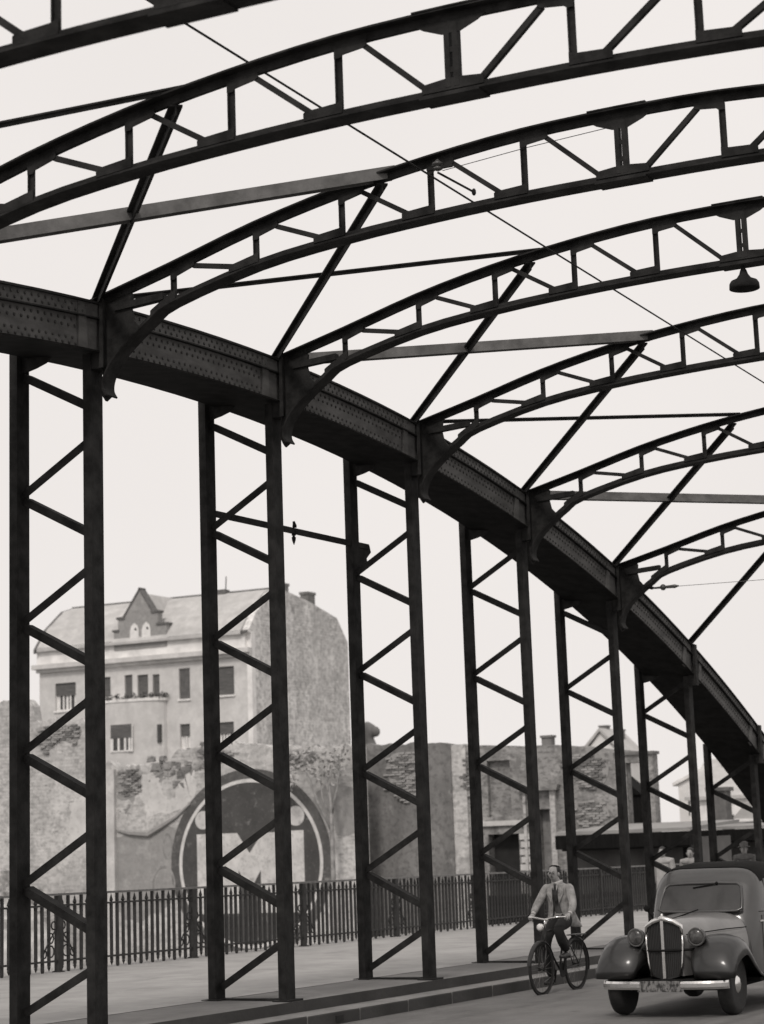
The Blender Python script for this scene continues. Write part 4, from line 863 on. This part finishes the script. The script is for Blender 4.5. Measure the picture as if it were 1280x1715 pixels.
# grille: tall, pointed, chromed surround
gv = [(-.20, 1.0), (-.12, 1.05), (0, 1.085), (.12, 1.05), (.20, 1.0), (.215, .85), (.205, .62), (.17, .45), (.0, .41), (-.17, .45), (-.205, .62), (-.215, .85)]
def gy(x): return -.345 - .05 * (1 - abs(x) / .22)
MB().add([(x * .97, gy(x) + .02, z) for x, z in gv] + [(0, gy(0) + .02, .75)], [(i, (i + 1) % 12, 12) for i in range(12)]).build('radiator_shell', GRILLE, car)
for k in range(-9, 10):
    x = k * .0205
    if k == 0: continue
    MB().beam((x, gy(x) + .008, .445 + abs(x) * .12), (x, gy(x) + .008, 1.06 - abs(x) * .36), .006, .01, (1, 0, 0)).build('grille_bar', GRILLE, car)
MB().tube([(x, gy(x), z) for x, z in ((-.215, .9), (-.205, 1.0), (-.12, 1.05), (0, 1.09), (.12, 1.05), (.205, 1.0), (.215, .9))], [.012, .026, .03, .032, .03, .026, .012], 8).build('grille_cap', CHROME, car, smooth=True)
MB().beam((0, gy(0) - .004, .43), (0, gy(0) - .004, 1.07), .026, .034, (1, 0, 0)).build('grille_spine', CHROME, car)
for s_ in (-1, 1): MB().tube([(s_ * .213, gy(.21), .92), (s_ * .215, gy(.21), .8), (s_ * .2, gy(.2), .6), (s_ * .165, gy(.165), .45)], .012, 6).build('grille_edge', CHROME, car, smooth=True)
MB().tube([(-.34, -.2, .74), (-.2, -.35, .735), (0, -.415, .735), (.2, -.35, .735), (.34, -.2, .74)], .013, 6).build('lamp_crossbar', CAR_DARK, car, smooth=True)
MB().ball((0, -.385, 1.115), (.014, .03, .03), 8).build('bonnet_mascot', CHROME, car, smooth=True)
for s_ in (-1, 1):
    hl = MB().lathe([(.015, .16), (.06, .12), (.09, .06), (.1, 0), (.104, -.02), (.098, -.03)], (s_ * .36, -.26, .875), 20, 'y').build('headlight', WING, car, smooth=True)
    MB().lathe([(.098, -.022), (.106, -.03), (.1, -.042), (.092, -.04)], (s_ * .36, -.26, .875), 20, 'y').build('headlight_rim', CAR, hl, smooth=True)
    MB().lathe([(.094, -.03), (.07, -.05), (.03, -.06), (.002, -.062)], (s_ * .36, -.26, .875), 20, 'y').build('headlight_lens', LENS, hl, smooth=True)
    MB().tube([(s_ * .36, -.22, .79), (s_ * .37, -.1, .72)], .02, 6).build('headlight_stalk', CAR_DARK, hl)
# wings (mudguards): swept shells over each wheel
def wing(side, yc, path, wid, name):
    b = MB(); rings = []; n = 16
    for i, (y, z, w_, h, inn) in enumerate(path):
        a = path[max(i - 1, 0)]; c = path[min(i + 1, len(path) - 1)]; d = Vector((0, c[0] - a[0], c[1] - a[1])).normalized(); nn = Vector((0, -d.z, d.y))
        if nn.z < 0 and abs(d.z) < .7: nn = -nn
        r = []
        for k in range(n + 1):
            t = -1 + 2 * k / n; x = side * (inn + w_ * (t + 1) / 2); hh = h * (1 - abs(t) ** 2.6) ** (1 / 2.2) if abs(t) < 1 else 0
            p = Vector((x, yc + y, z)) + nn * (hh - h); r.append(tuple(p))
        rings.append(r)
    vs = [v for r in rings for v in r]; m_ = n + 1
    b.add(vs, [(i * m_ + k, i * m_ + k + 1, (i + 1) * m_ + k + 1, (i + 1) * m_ + k) for i in range(len(rings) - 1) for k in range(n)])
    o = b.build(name, WING, car, smooth=True); sm = o.modifiers.new('shell', 'SOLIDIFY'); sm.thickness = .015; sm.offset = 0; return o
fpath = [(-.47, .43, .46, .05, .36), (-.475, .52, .50, .09, .33), (-.43, .64, .54, .14, .29), (-.32, .76, .57, .19, .26), (-.17, .85, .59, .22, .25), (0, .885, .60, .23, .24), (.16, .86, .59, .23, .25), (.3, .77, .56, .22, .28), (.44, .63, .5, .18, .34), (.58, .48, .42, .1, .42), (.75, .38, .34, .03, .5), (.95, .355, .3, .02, .54)]
rpath = [(-.5, .37, .2, .03, .62), (-.4, .55, .24, .12, .6), (-.25, .74, .27, .18, .58), (0, .83, .29, .2, .56), (.25, .74, .27, .18, .56), (.42, .55, .22, .12, .54), (.5, .36, .16, .04, .54)]
for s_ in (-1, 1): wing(s_, 0, fpath, 0, 'front_wing'); wing(s_, 2.5, rpath, 0, 'rear_wing')
for s_ in (-1, 1):
    for yw in (0, 2.5):
        wh = MB().lathe([(.2, -.07), (.27, -.085), (.32, -.075), (.338, -.04), (.34, 0), (.338, .04), (.32, .075), (.27, .085), (.2, .07)], (s_ * .65, yw, .34), 28, 'x').build('wheel', TYRE, car, smooth=True)
        MB().lathe([(.2, -.05), (.205, .0), (.2, .05)], (s_ * .65, yw, .34), 24, 'x').build('rim', CAR_DARK, wh)
        MB().lathe([(.11, s_ * .05), (.1, s_ * .075), (.06, s_ * .09), (.003, s_ * .095)], (s_ * .65, yw, .34), 18, 'x').lathe([(.19, s_ * .045), (.17, s_ * .06), (.11, s_ * .05)], (s_ * .65, yw, .34), 24, 'x').build('hubcap', CHROME if yw == 0 else CAR_DARK, wh, smooth=True)
# bumper in two chromed halves with the number plate between
for s_ in (-1, 1):
    pth = [(s_ * .24, -.56, .365), (s_ * .4, -.555, .365), (s_ * .58, -.52, .365), (s_ * .7, -.45, .365), (s_ * .74, -.38, .365)]
    b = MB(); b.loft([[(x, y - .012, z - .045), (x, y - .028, z - .02), (x, y - .028, z + .02), (x, y - .012, z + .045), (x, y + .008, z + .045), (x, y + .008, z - .045)] for x, y, z in catmull(pth, 4)]).build('bumper', CHROME, car)
    MB().beam((s_ * .3, -.53, .36), (s_ * .28, .1, .4), .04, .03).build('bumper_bracket', CAR_DARK, car)
MB().box(-.27, .27, -.575, -.565, .295, .415).build('number_plate', PLATE, car)
MB().box(-.36, .36, -.5, .25, .3, .42).build('front_apron', CAR_DARK, car)
MB().box(-.55, .55, .1, 3.0, .26, .38).tube([(-.66, 0, .34), (.66, 0, .34)], .035, 8).build('underbody', CAR_DARK, car)

# ---------------------------------------------------------------- figures
def skin_mesh(name, verts, edges, mats, sub=2):
    """one continuous surface grown over a skeleton; verts: (x, y, z, rx, ry)"""
    me = bpy.data.meshes.new(name + '_skeleton'); me.from_pydata([v[:3] for v in verts], edges, [])
    o = bpy.data.objects.new(name, me); COL.objects.link(o)
    o.modifiers.new('skin', 'SKIN'); s2 = o.modifiers.new('sub', 'SUBSURF'); s2.levels = sub; s2.render_levels = sub
    lay = me.skin_vertices[0].data if me.skin_vertices else None
    for i, v in enumerate(verts): lay[i].radius = (v[3], v[4] if len(v) > 4 else v[3]); lay[i].use_root = (i == 0)
    dg = bpy.context.evaluated_depsgraph_get(); dg.update(); m2 = bpy.data.meshes.new_from_object(o.evaluated_get(dg))
    bpy.data.objects.remove(o); m2.name = name; m2.materials.clear(); m2.materials.append(mats)
    m2.polygons.foreach_set('use_smooth', [True] * len(m2.polygons)); return m2
def chain(V, E, start, pts):
    prev = start
    for p in pts: V.append(p); E.append((prev, len(V) - 1)); prev = len(V) - 1
    return prev
def add_face(b, c, face, r=1.0):
    """nose, brow, ears, mouth and eyes for a head centred at c that looks along 'face' (unit xy)"""
    f = Vector((face[0], face[1], 0)).normalized(); sd_ = Vector((-f.y, f.x, 0)); c = Vector(c); u = Vector((0, 0, 1))
    b.loft([[tuple(c + f * (.082 * r) + sd_ * (sx * .008) + u * (.02)) for sx in (-1, 0, 1, 0)], [tuple(c + f * (q * r) + sd_ * sx * .016 + u * z) for sx, q, z in ((-1, .088, -.022), (0, .108, -.018), (1, .088, -.022), (0, .084, -.034))]])
    for s_ in (-1, 1): b.ball(tuple(c + sd_ * (s_ * .075 * r) + f * -.005), (.011, .018, .027), 8)
    return f, sd_, u, c
def hand(V, E, wrist, palm, fdir, curl, spread, n=5):
    """palm vertex then five finger chains that bend towards 'curl'"""
    w_ = Vector(V[wrist][:3]); p = Vector(palm); V.append((*p, .026, .016)); E.append((wrist, len(V) - 1)); pi_ = len(V) - 1
    f = Vector(fdir).normalized(); c = Vector(curl).normalized(); s_ = Vector(spread).normalized()
    for k, L in enumerate((.072, .08, .076, .06)):
        a = p + s_ * (.027 - .018 * k) + f * .02; m_ = a + f * L * .45 + c * .012; e = a + f * L * .55 + c * L * .55; e2 = a + f * L * .25 + c * L * .85
        chain(V, E, pi_, [(*a, .0095), (*m_, .009), (*e, .0085), (*e2, .0075)])
    a = p + s_ * .035 - f * .01; chain(V, E, pi_, [(*a, .011), (*(a + s_ * .012 + f * .02 + c * .02), .01), (*(a + f * .035 + c * .045), .0085)])

# bicycle
BX, BYf, BYr = 1.21, 8.70, 9.73
bang = radians(5)
bike = empty('bicycle', (1.30, 9.215, zd(9.2)), rotz=-bang, label='black roadster bicycle with mudguards and front lamp under the man in the jacket', cat='bicycle')
WR = .345
for yw, nm in ((-.53, 'front'), (.52, 'rear')):
    wl = MB().tube([(0, yw + WR * cos(2 * pi * k / 36), WR + WR * sin(2 * pi * k / 36)) for k in range(36)], .019, 8, close=True).build('wheel', TYRE, bike, smooth=True)
    MB().tube([(0, yw + (WR - .03) * cos(2 * pi * k / 36), WR + (WR - .03) * sin(2 * pi * k / 36)) for k in range(36)], .012, 6, close=True).build('rim', STEEL, wl, smooth=True)
    sp_ = MB()
    for k in range(20):
        a = 2 * pi * k / 20; sp_.tube([((.03 if k % 2 else -.03), yw, WR), (0, yw + (WR - .035) * cos(a), WR + (WR - .035) * sin(a))], .0022, 4)
    sp_.build('spokes', STEEL_PALE, wl, kind='stuff'); MB().lathe([(.02, -.05), (.028, -.03), (.015, 0), (.028, .03), (.02, .05)], (0, yw, WR), 10, 'x').build('hub', STEEL, wl)
    a0, a1 = (20, 170) if nm == 'front' else (-15, 150); mg = []
    for k in range(17):
        a = radians(a0 + (a1 - a0) * k / 16); mg.append([(x, yw + (WR + .035 - dz) * cos(a), WR + (WR + .035 - dz) * sin(a)) for x, dz in ((-.032, .018), (-.02, 0), (.02, 0), (.032, .018), (.02, .006), (-.02, .006))])
    MB().loft(mg).build('mudguard', LEATHER, bike)
fr_ = MB(); T = lambda p, q, r=.015: fr_.tube([p, q], r, 8)
T((0, -.36, .88), (0, -.41, .68), .018); T((0, -.38, .84), (0, .16, .86)); T((0, -.40, .72), (0, .02, .30)); T((0, .02, .30), (0, .2, .93)); T((0, .02, .3), (.05, .52, WR), .009); T((0, .02, .3), (-.05, .52, WR), .009); T((0, .16, .82), (.05, .52, WR), .009); T((0, .16, .82), (-.05, .52, WR), .009)
T((0, -.41, .7), (.045, -.45, .6), .012); T((0, -.41, .7), (-.045, -.45, .6), .012); T((.045, -.45, .6), (.045, -.53, WR), .011); T((-.045, -.45, .6), (-.045, -.53, WR), .011)
fr_.build('frame', LEATHER, bike, smooth=True)
MB().tube([(0, -.36, .88), (0, -.37, 1.0)], .014, 8).tube([(-.29, -.22, 1.02), (-.27, -.32, 1.03), (-.18, -.38, 1.03), (0, -.38, 1.0), (.18, -.38, 1.03), (.27, -.32, 1.03), (.29, -.22, 1.02)], .013, 8).build('handlebar', CHROME, bike, smooth=True)
for s_ in (-1, 1): MB().tube([(s_ * .287, -.24, 1.022), (s_ * .295, -.14, 1.012)], .018, 8).build('grip', LEATHER, bike)
lmp = MB().lathe([(.012, .07), (.045, .05), (.055, .0), (.05, -.02)], (-.02, -.47, .9), 16, 'y').build('front_lamp', CHROME, bike, smooth=True); MB().lathe([(.05, -.018), (.03, -.03), (.002, -.034)], (-.02, -.47, .9), 14, 'y').build('lamp_glass', FRAME, lmp, smooth=True)
MB().loft([[(x * w_, y, z + dz) for x, dz in ((-1, 0), (-.6, .03), (0, .04), (.6, .03), (1, 0), (.6, -.03), (-.6, -.03))] for y, z, w_ in ((.05, .955, .03), (.12, .955, .05), (.22, .96, .1), (.3, .965, .12), (.33, .965, .09))]).build('saddle', LEATHER, bike, smooth=True)
MB().lathe([(.1, -.004), (.1, .004)], (.045, .02, .3), 24, 'x').build('chainring', STEEL, bike)
MB().beam((.06, .02, .3), (.075, .05, .47), .02, .014, (1, 0, 0)).build('crank', STEEL, bike); MB().beam((-.06, .02, .3), (-.075, -.01, .13), .02, .014, (1, 0, 0)).build('crank', STEEL, bike)
MB().box(.075, .17, .02, .1, .46, .485).build('pedal', LEATHER, bike); MB().box(-.17, -.075, -.05, .03, .115, .14).build('pedal', LEATHER, bike)
MB().box(-.07, .07, .4, .75, .74, .755).beam((.06, .7, .745), (.05, .52, WR), .01, .01).beam((-.06, .7, .745), (-.05, .52, WR), .01, .01).build('rear_carrier', LEATHER, bike)

# the rider (same local frame as the bicycle: -y is forwards)
man = empty('person', (1.30, 9.215, zd(9.2)), rotz=-bang, label='man in a light tweed jacket and dark tie cycling with both hands on the bars', cat='person')
V = [(0, .22, 1.02, .13, .11)]; E_ = []
t1 = chain(V, E_, 0, [(0, .18, 1.14, .125, .095), (0, .13, 1.28, .145, .1), (0, .1, 1.40, .15, .1)])
hd = chain(V, E_, t1, [(0, .07, 1.465, .07, .06), (-.005, .03, 1.52, .05, .05), (-.012, -.015, 1.565, .064, .08), (-.014, -.012, 1.625, .07, .086), (-.012, .0, 1.68, .062, .074), (-.012, .01, 1.71, .03, .035)])
for s_, hw in ((-1, (-.285, -.2)), (1, (.285, -.2))):
    e = chain(V, E_, t1, [(s_ * .165, .08, 1.415, .062), (s_ * .245, -.0, 1.25, .044), (s_ * .285, -.05, 1.17, .04), (s_ * .29, -.1, 1.11, .032), (hw[0], -.16, 1.06, .024)])
    hand(V, E_, e, (hw[0], -.205, 1.052), (0, -.8, -.2), (0, .1, -1), (-s_, -.3, .1))
for s_, pts in ((-1, [(-.1, .16, .95, .088), (-.125, -.06, .78, .07), (-.13, -.12, .63, .06), (-.12, -.06, .4, .056), (-.115, .01, .2, .038), (-.12, -.06, .14, .034), (-.12, -.14, .135, .026)]),
                (1, [(.1, .14, .96, .088), (.13, -.12, .9, .07), (.14, -.24, .87, .06), (.135, -.14, .7, .056), (.12, .03, .56, .038), (.12, -.02, .5, .034), (.12, -.1, .49, .026)])):
    chain(V, E_, 0, pts)
me = skin_mesh('body', V, E_, SKIN); body = link(me, 'body', man)
fb = MB(); add_face(fb, (-.013, -.015, 1.6), (.12, -1)); fm = fb.mesh('face', SKIN, True)
bm = bmesh.new(); bm.from_mesh(me); bm.from_mesh(fm); bm.to_mesh(me); bm.free(); me.polygons.foreach_set('use_smooth', [True] * len(me.polygons))
eb = MB()
for s_ in (-1, 1):
    eb.ball((-.003 + s_ * .029, -.092, 1.612), (.014, .008, .007), 8); eb.box(-.003 + s_ * .029 - .018, -.003 + s_ * .029 + .018, -.1, -.088, 1.628, 1.635)
eb.box(-.02, .024, -.1, -.09, 1.556, 1.562).build('eyes_and_mouth', HAIR, man)
hb = MB()
for k in range(260):
    a = random.uniform(0, 2 * pi); t = random.uniform(.0, 1.0); ph = t * pi * .62
    d = Vector((sin(ph) * cos(a), sin(ph) * sin(a), cos(ph)))
    if d.y < -.25 and d.z < .75: continue
    p = Vector((-.014, .01, 1.64)) + Vector((d.x * .082, d.y * .095, d.z * .085)); q = p + Vector((d.x * .01, .03, -.006)); w_ = Vector((.014, 0, 0)) if abs(d.x) < .7 else Vector((0, .014, 0))
    hb.add([p - w_, p + w_, q + w_, q - w_], [(0, 1, 2, 3)])
hb.ball((-.014, .028, 1.645), (.076, .08, .075), 14).build('hair', HAIR, man, smooth=True, fix=False)
# trousers and shoes
V = [(0, .22, 1.0, .155, .13)]; E_ = []; chain(V, E_, 0, [(0, .19, 1.1, .14, .11)])
for pts in ([(-.1, .15, .95, .105), (-.125, -.06, .79, .088), (-.13, -.13, .63, .078), (-.122, -.07, .42, .075), (-.117, .0, .2, .07)], [(.1, .13, .97, .105), (.13, -.12, .91, .09), (.14, -.25, .87, .078), (.137, -.15, .7, .075), (.122, .02, .57, .07)]): chain(V, E_, 0, pts)
link(skin_mesh('trousers', V, E_, TROUSER), 'trousers', man)
for x, y, z in ((-.12, -.06, .15), (.12, -.02, .505)):
    MB().loft([[(x + dx * w_, yy_, zz + dz * h) for dx, dz in ((-1, -.3), (-.7, .7), (0, 1), (.7, .7), (1, -.3), (.6, -1), (-.6, -1))] for yy_, zz, w_, h in ((y + .1, z, .03, .04), (y + .06, z + .01, .04, .055), (y, z, .042, .045), (y - .1, z - .012, .045, .03), (y - .15, z - .015, .03, .02))]).build('shoe', LEATHER, man, smooth=True)
# shirt and waistcoat front, tie, open jacket
V = [(0, .19, 1.02, .135, .115)]; E_ = []; chain(V, E_, 0, [(0, .165, 1.14, .14, .11), (0, .12, 1.28, .155, .112), (0, .09, 1.39, .13, .1), (0, .075, 1.45, .06, .06)]); link(skin_mesh('waistcoat', V, E_, VEST), 'waistcoat', man)
MB().tube([(-.055, .035, 1.49), (-.02, -.005, 1.475), (.02, -.005, 1.475), (.055, .035, 1.49), (.05, .1, 1.5), (-.05, .1, 1.5)], .02, 6, close=True).add([(-.05, -.01, 1.47), (.05, -.01, 1.47), (.012, -.018, 1.33), (-.012, -.018, 1.33)], [(0, 1, 2, 3)]).build('shirt_collar', SHIRT, man, fix=False)
MB().loft([[(x * w_, y, z), (0, y - .014, z), (-x * w_, y, z), (0, y + .01, z)] for x, w_, y, z in ((1, .016, -.012, 1.475), (1, .02, -.02, 1.455), (1, .018, -.022, 1.43), (1, .03, -.022, 1.32), (1, .03, -.01, 1.24), (1, .005, .0, 1.2))]).build('tie', LEATHER, man)
# jacket: body shell open at the front, with sleeves and lapels
jb = MB(); rows = [(1.475, .085, .075, .06, .35), (1.445, .17, .095, .08, .42), (1.38, .195, .125, .1, .5), (1.28, .19, .14, .115, .55), (1.16, .18, .14, .14, .62), (1.05, .2, .155, .17, .8), (.96, .235, .17, .19, 1.0), (.9, .255, .175, .2, 1.08)]
rg = []; n = 26
for z, rx, ry, cy_, op in rows:
    r = []
    for k in range(n + 1):
        a = -pi / 2 + op / 2 * 1.0 + (2 * pi - op) * k / n; wob = 1 + .03 * sin(5 * a + z * 9) * (1.5 - z)
        r.append((rx * cos(a) * wob + (.02 if z < 1 and cos(a) > .3 else 0), cy_ + ry * sin(a) * wob, z - (.03 * max(0, cos(a)) if z < 1 else 0)))
    rg.append(r)
m_ = n + 1; jb.add([v for r in rg for v in r], [(i * m_ + k, i * m_ + k + 1, (i + 1) * m_ + k + 1, (i + 1) * m_ + k) for i in range(len(rg) - 1) for k in range(n)])
jo = jb.build('jacket', JACKET, man, smooth=True); sm = jo.modifiers.new('cloth', 'SOLIDIFY'); sm.thickness = .012
for s_ in (-1, 1):
    V = [(s_ * .13, .085, 1.425, .075, .07)]; E_ = []; chain(V, E_, 0, [(s_ * .18, .07, 1.405, .075), (s_ * .25, -.0, 1.25, .064), (s_ * .288, -.05, 1.17, .058), (s_ * .292, -.1, 1.11, .052), (s_ * .288, -.145, 1.075, .047)])
    link(skin_mesh('sleeve', V, E_, JACKET), 'sleeve', jo)
    MB().tube([(s_ * .288, -.14, 1.079), (s_ * .286, -.165, 1.062)], .034, 10).build('shirt_cuff', SHIRT, man)
    MB().add([(s_ * .05, .005, 1.48), (s_ * .13, .0, 1.42), (s_ * .12, -.018, 1.36), (s_ * .135, -.02, 1.35), (s_ * .06, -.032, 1.2), (s_ * .045, -.025, 1.3)], [tuple(range(6))]).build('lapel', JACKET, jo, fix=False)

# pedestrians half hidden beyond the car
def walker(x, y, face, coat, hat, label, h=1.7):
    k = h / 1.7; t = empty('person', (x, y, zd(y) + .29), label=label, cat='person', rotz=0)
    V = [(0, 0, .92 * k, .15, .11)]; E_ = []
    t1 = chain(V, E_, 0, [(0, 0, 1.1 * k, .14, .1), (0, 0, 1.3 * k, .16, .1), (0, 0, 1.38 * k, .15, .09)])
    chain(V, E_, t1, [(0, 0, 1.43 * k, .062, .058), (0, -.015, 1.47 * k, .052, .052), (0, -.03, 1.51 * k, .064, .08), (0, -.03, 1.575 * k, .072, .086), (0, -.02, 1.635 * k, .062, .074), (0, -.02, 1.665 * k, .03, .03)])
    for s_ in (-1, 1):
        e = chain(V, E_, t1, [(s_ * .17, 0, 1.37 * k, .06), (s_ * .22, .02, 1.1 * k, .045), (s_ * .225, -.03, .88 * k, .03)])
        hand(V, E_, e, (s_ * .225, -.045, .82 * k), (0, -.1, -1), (-s_ * .6, -.5, 0), (0, -1, 0))
        chain(V, E_, 0, [(s_ * .09, s_ * -.03, .82 * k, .085), (s_ * .095, s_ * -.1, .48 * k, .06), (s_ * .095, s_ * -.02 + .03, .1 * k, .04), (s_ * .095, s_ * -.02 - .08, .05, .03)])
    me = skin_mesh('body', V, E_, SKIN); fb = MB(); add_face(fb, (0, -.03, 1.555 * k), (.3, -1)); fm = fb.mesh('face', SKIN); bm = bmesh.new(); bm.from_mesh(me); bm.from_mesh(fm); bm.to_mesh(me); bm.free()
    me.polygons.foreach_set('use_smooth', [True] * len(me.polygons)); link(me, 'body', t)
    V = [(0, 0, .95 * k, .18, .14)]; E_ = []; chain(V, E_, 0, [(0, 0, .7 * k, .2, .15), (0, 0, .5 * k, .21, .16)]); c1 = 1 + chain(V, E_, 0, [(0, 0, 1.15 * k, .165, .125), (0, 0, 1.34 * k, .2, .125), (0, 0, 1.43 * k, .12, .09), (0, .01, 1.475 * k, .07, .065)])
    c1 = len(V) - 2
    for s_ in (-1, 1): chain(V, E_, c1, [(s_ * .18, 0, 1.385 * k, .085), (s_ * .225, .02, 1.1 * k, .065), (s_ * .228, -.025, .92 * k, .055)])
    link(skin_mesh('coat', V, E_, coat), 'coat', t)
    V = [(0, 0, .85 * k, .12, .1)]; E_ = []
    for s_ in (-1, 1): chain(V, E_, 0, [(s_ * .09, s_ * -.03, .78 * k, .1), (s_ * .095, s_ * -.1, .48 * k, .075), (s_ * .095, s_ * -.02 + .03, .1 * k, .065)])
    link(skin_mesh('trousers', V, E_, TROUSER), 'trousers', t)
    MB().ball((0, .0, 1.605 * k), (.079, .09, .085), 14).build('hair', HAIR, t, smooth=True) if not hat else MB().lathe([(.13, 1.6 * k), (.13, 1.615 * k), (.088, 1.62 * k), (.085, 1.7 * k), (.05, 1.72 * k)], (0, -.02, 0), 18).build('hat', VEST, t, smooth=True)
    return t
walker(-2.3, 24.0, 0, COAT, False, 'pedestrian in a pale coat on the pavement past the cyclist')
walker(-1.85, 24.5, 0, JACKET, False, 'bare-headed pedestrian in a grey jacket walking beside the pale coat', 1.66)
walker(-.7, 24.6, 0, VEST, True, 'pedestrian in a brimmed hat showing above the car roof', 1.72)
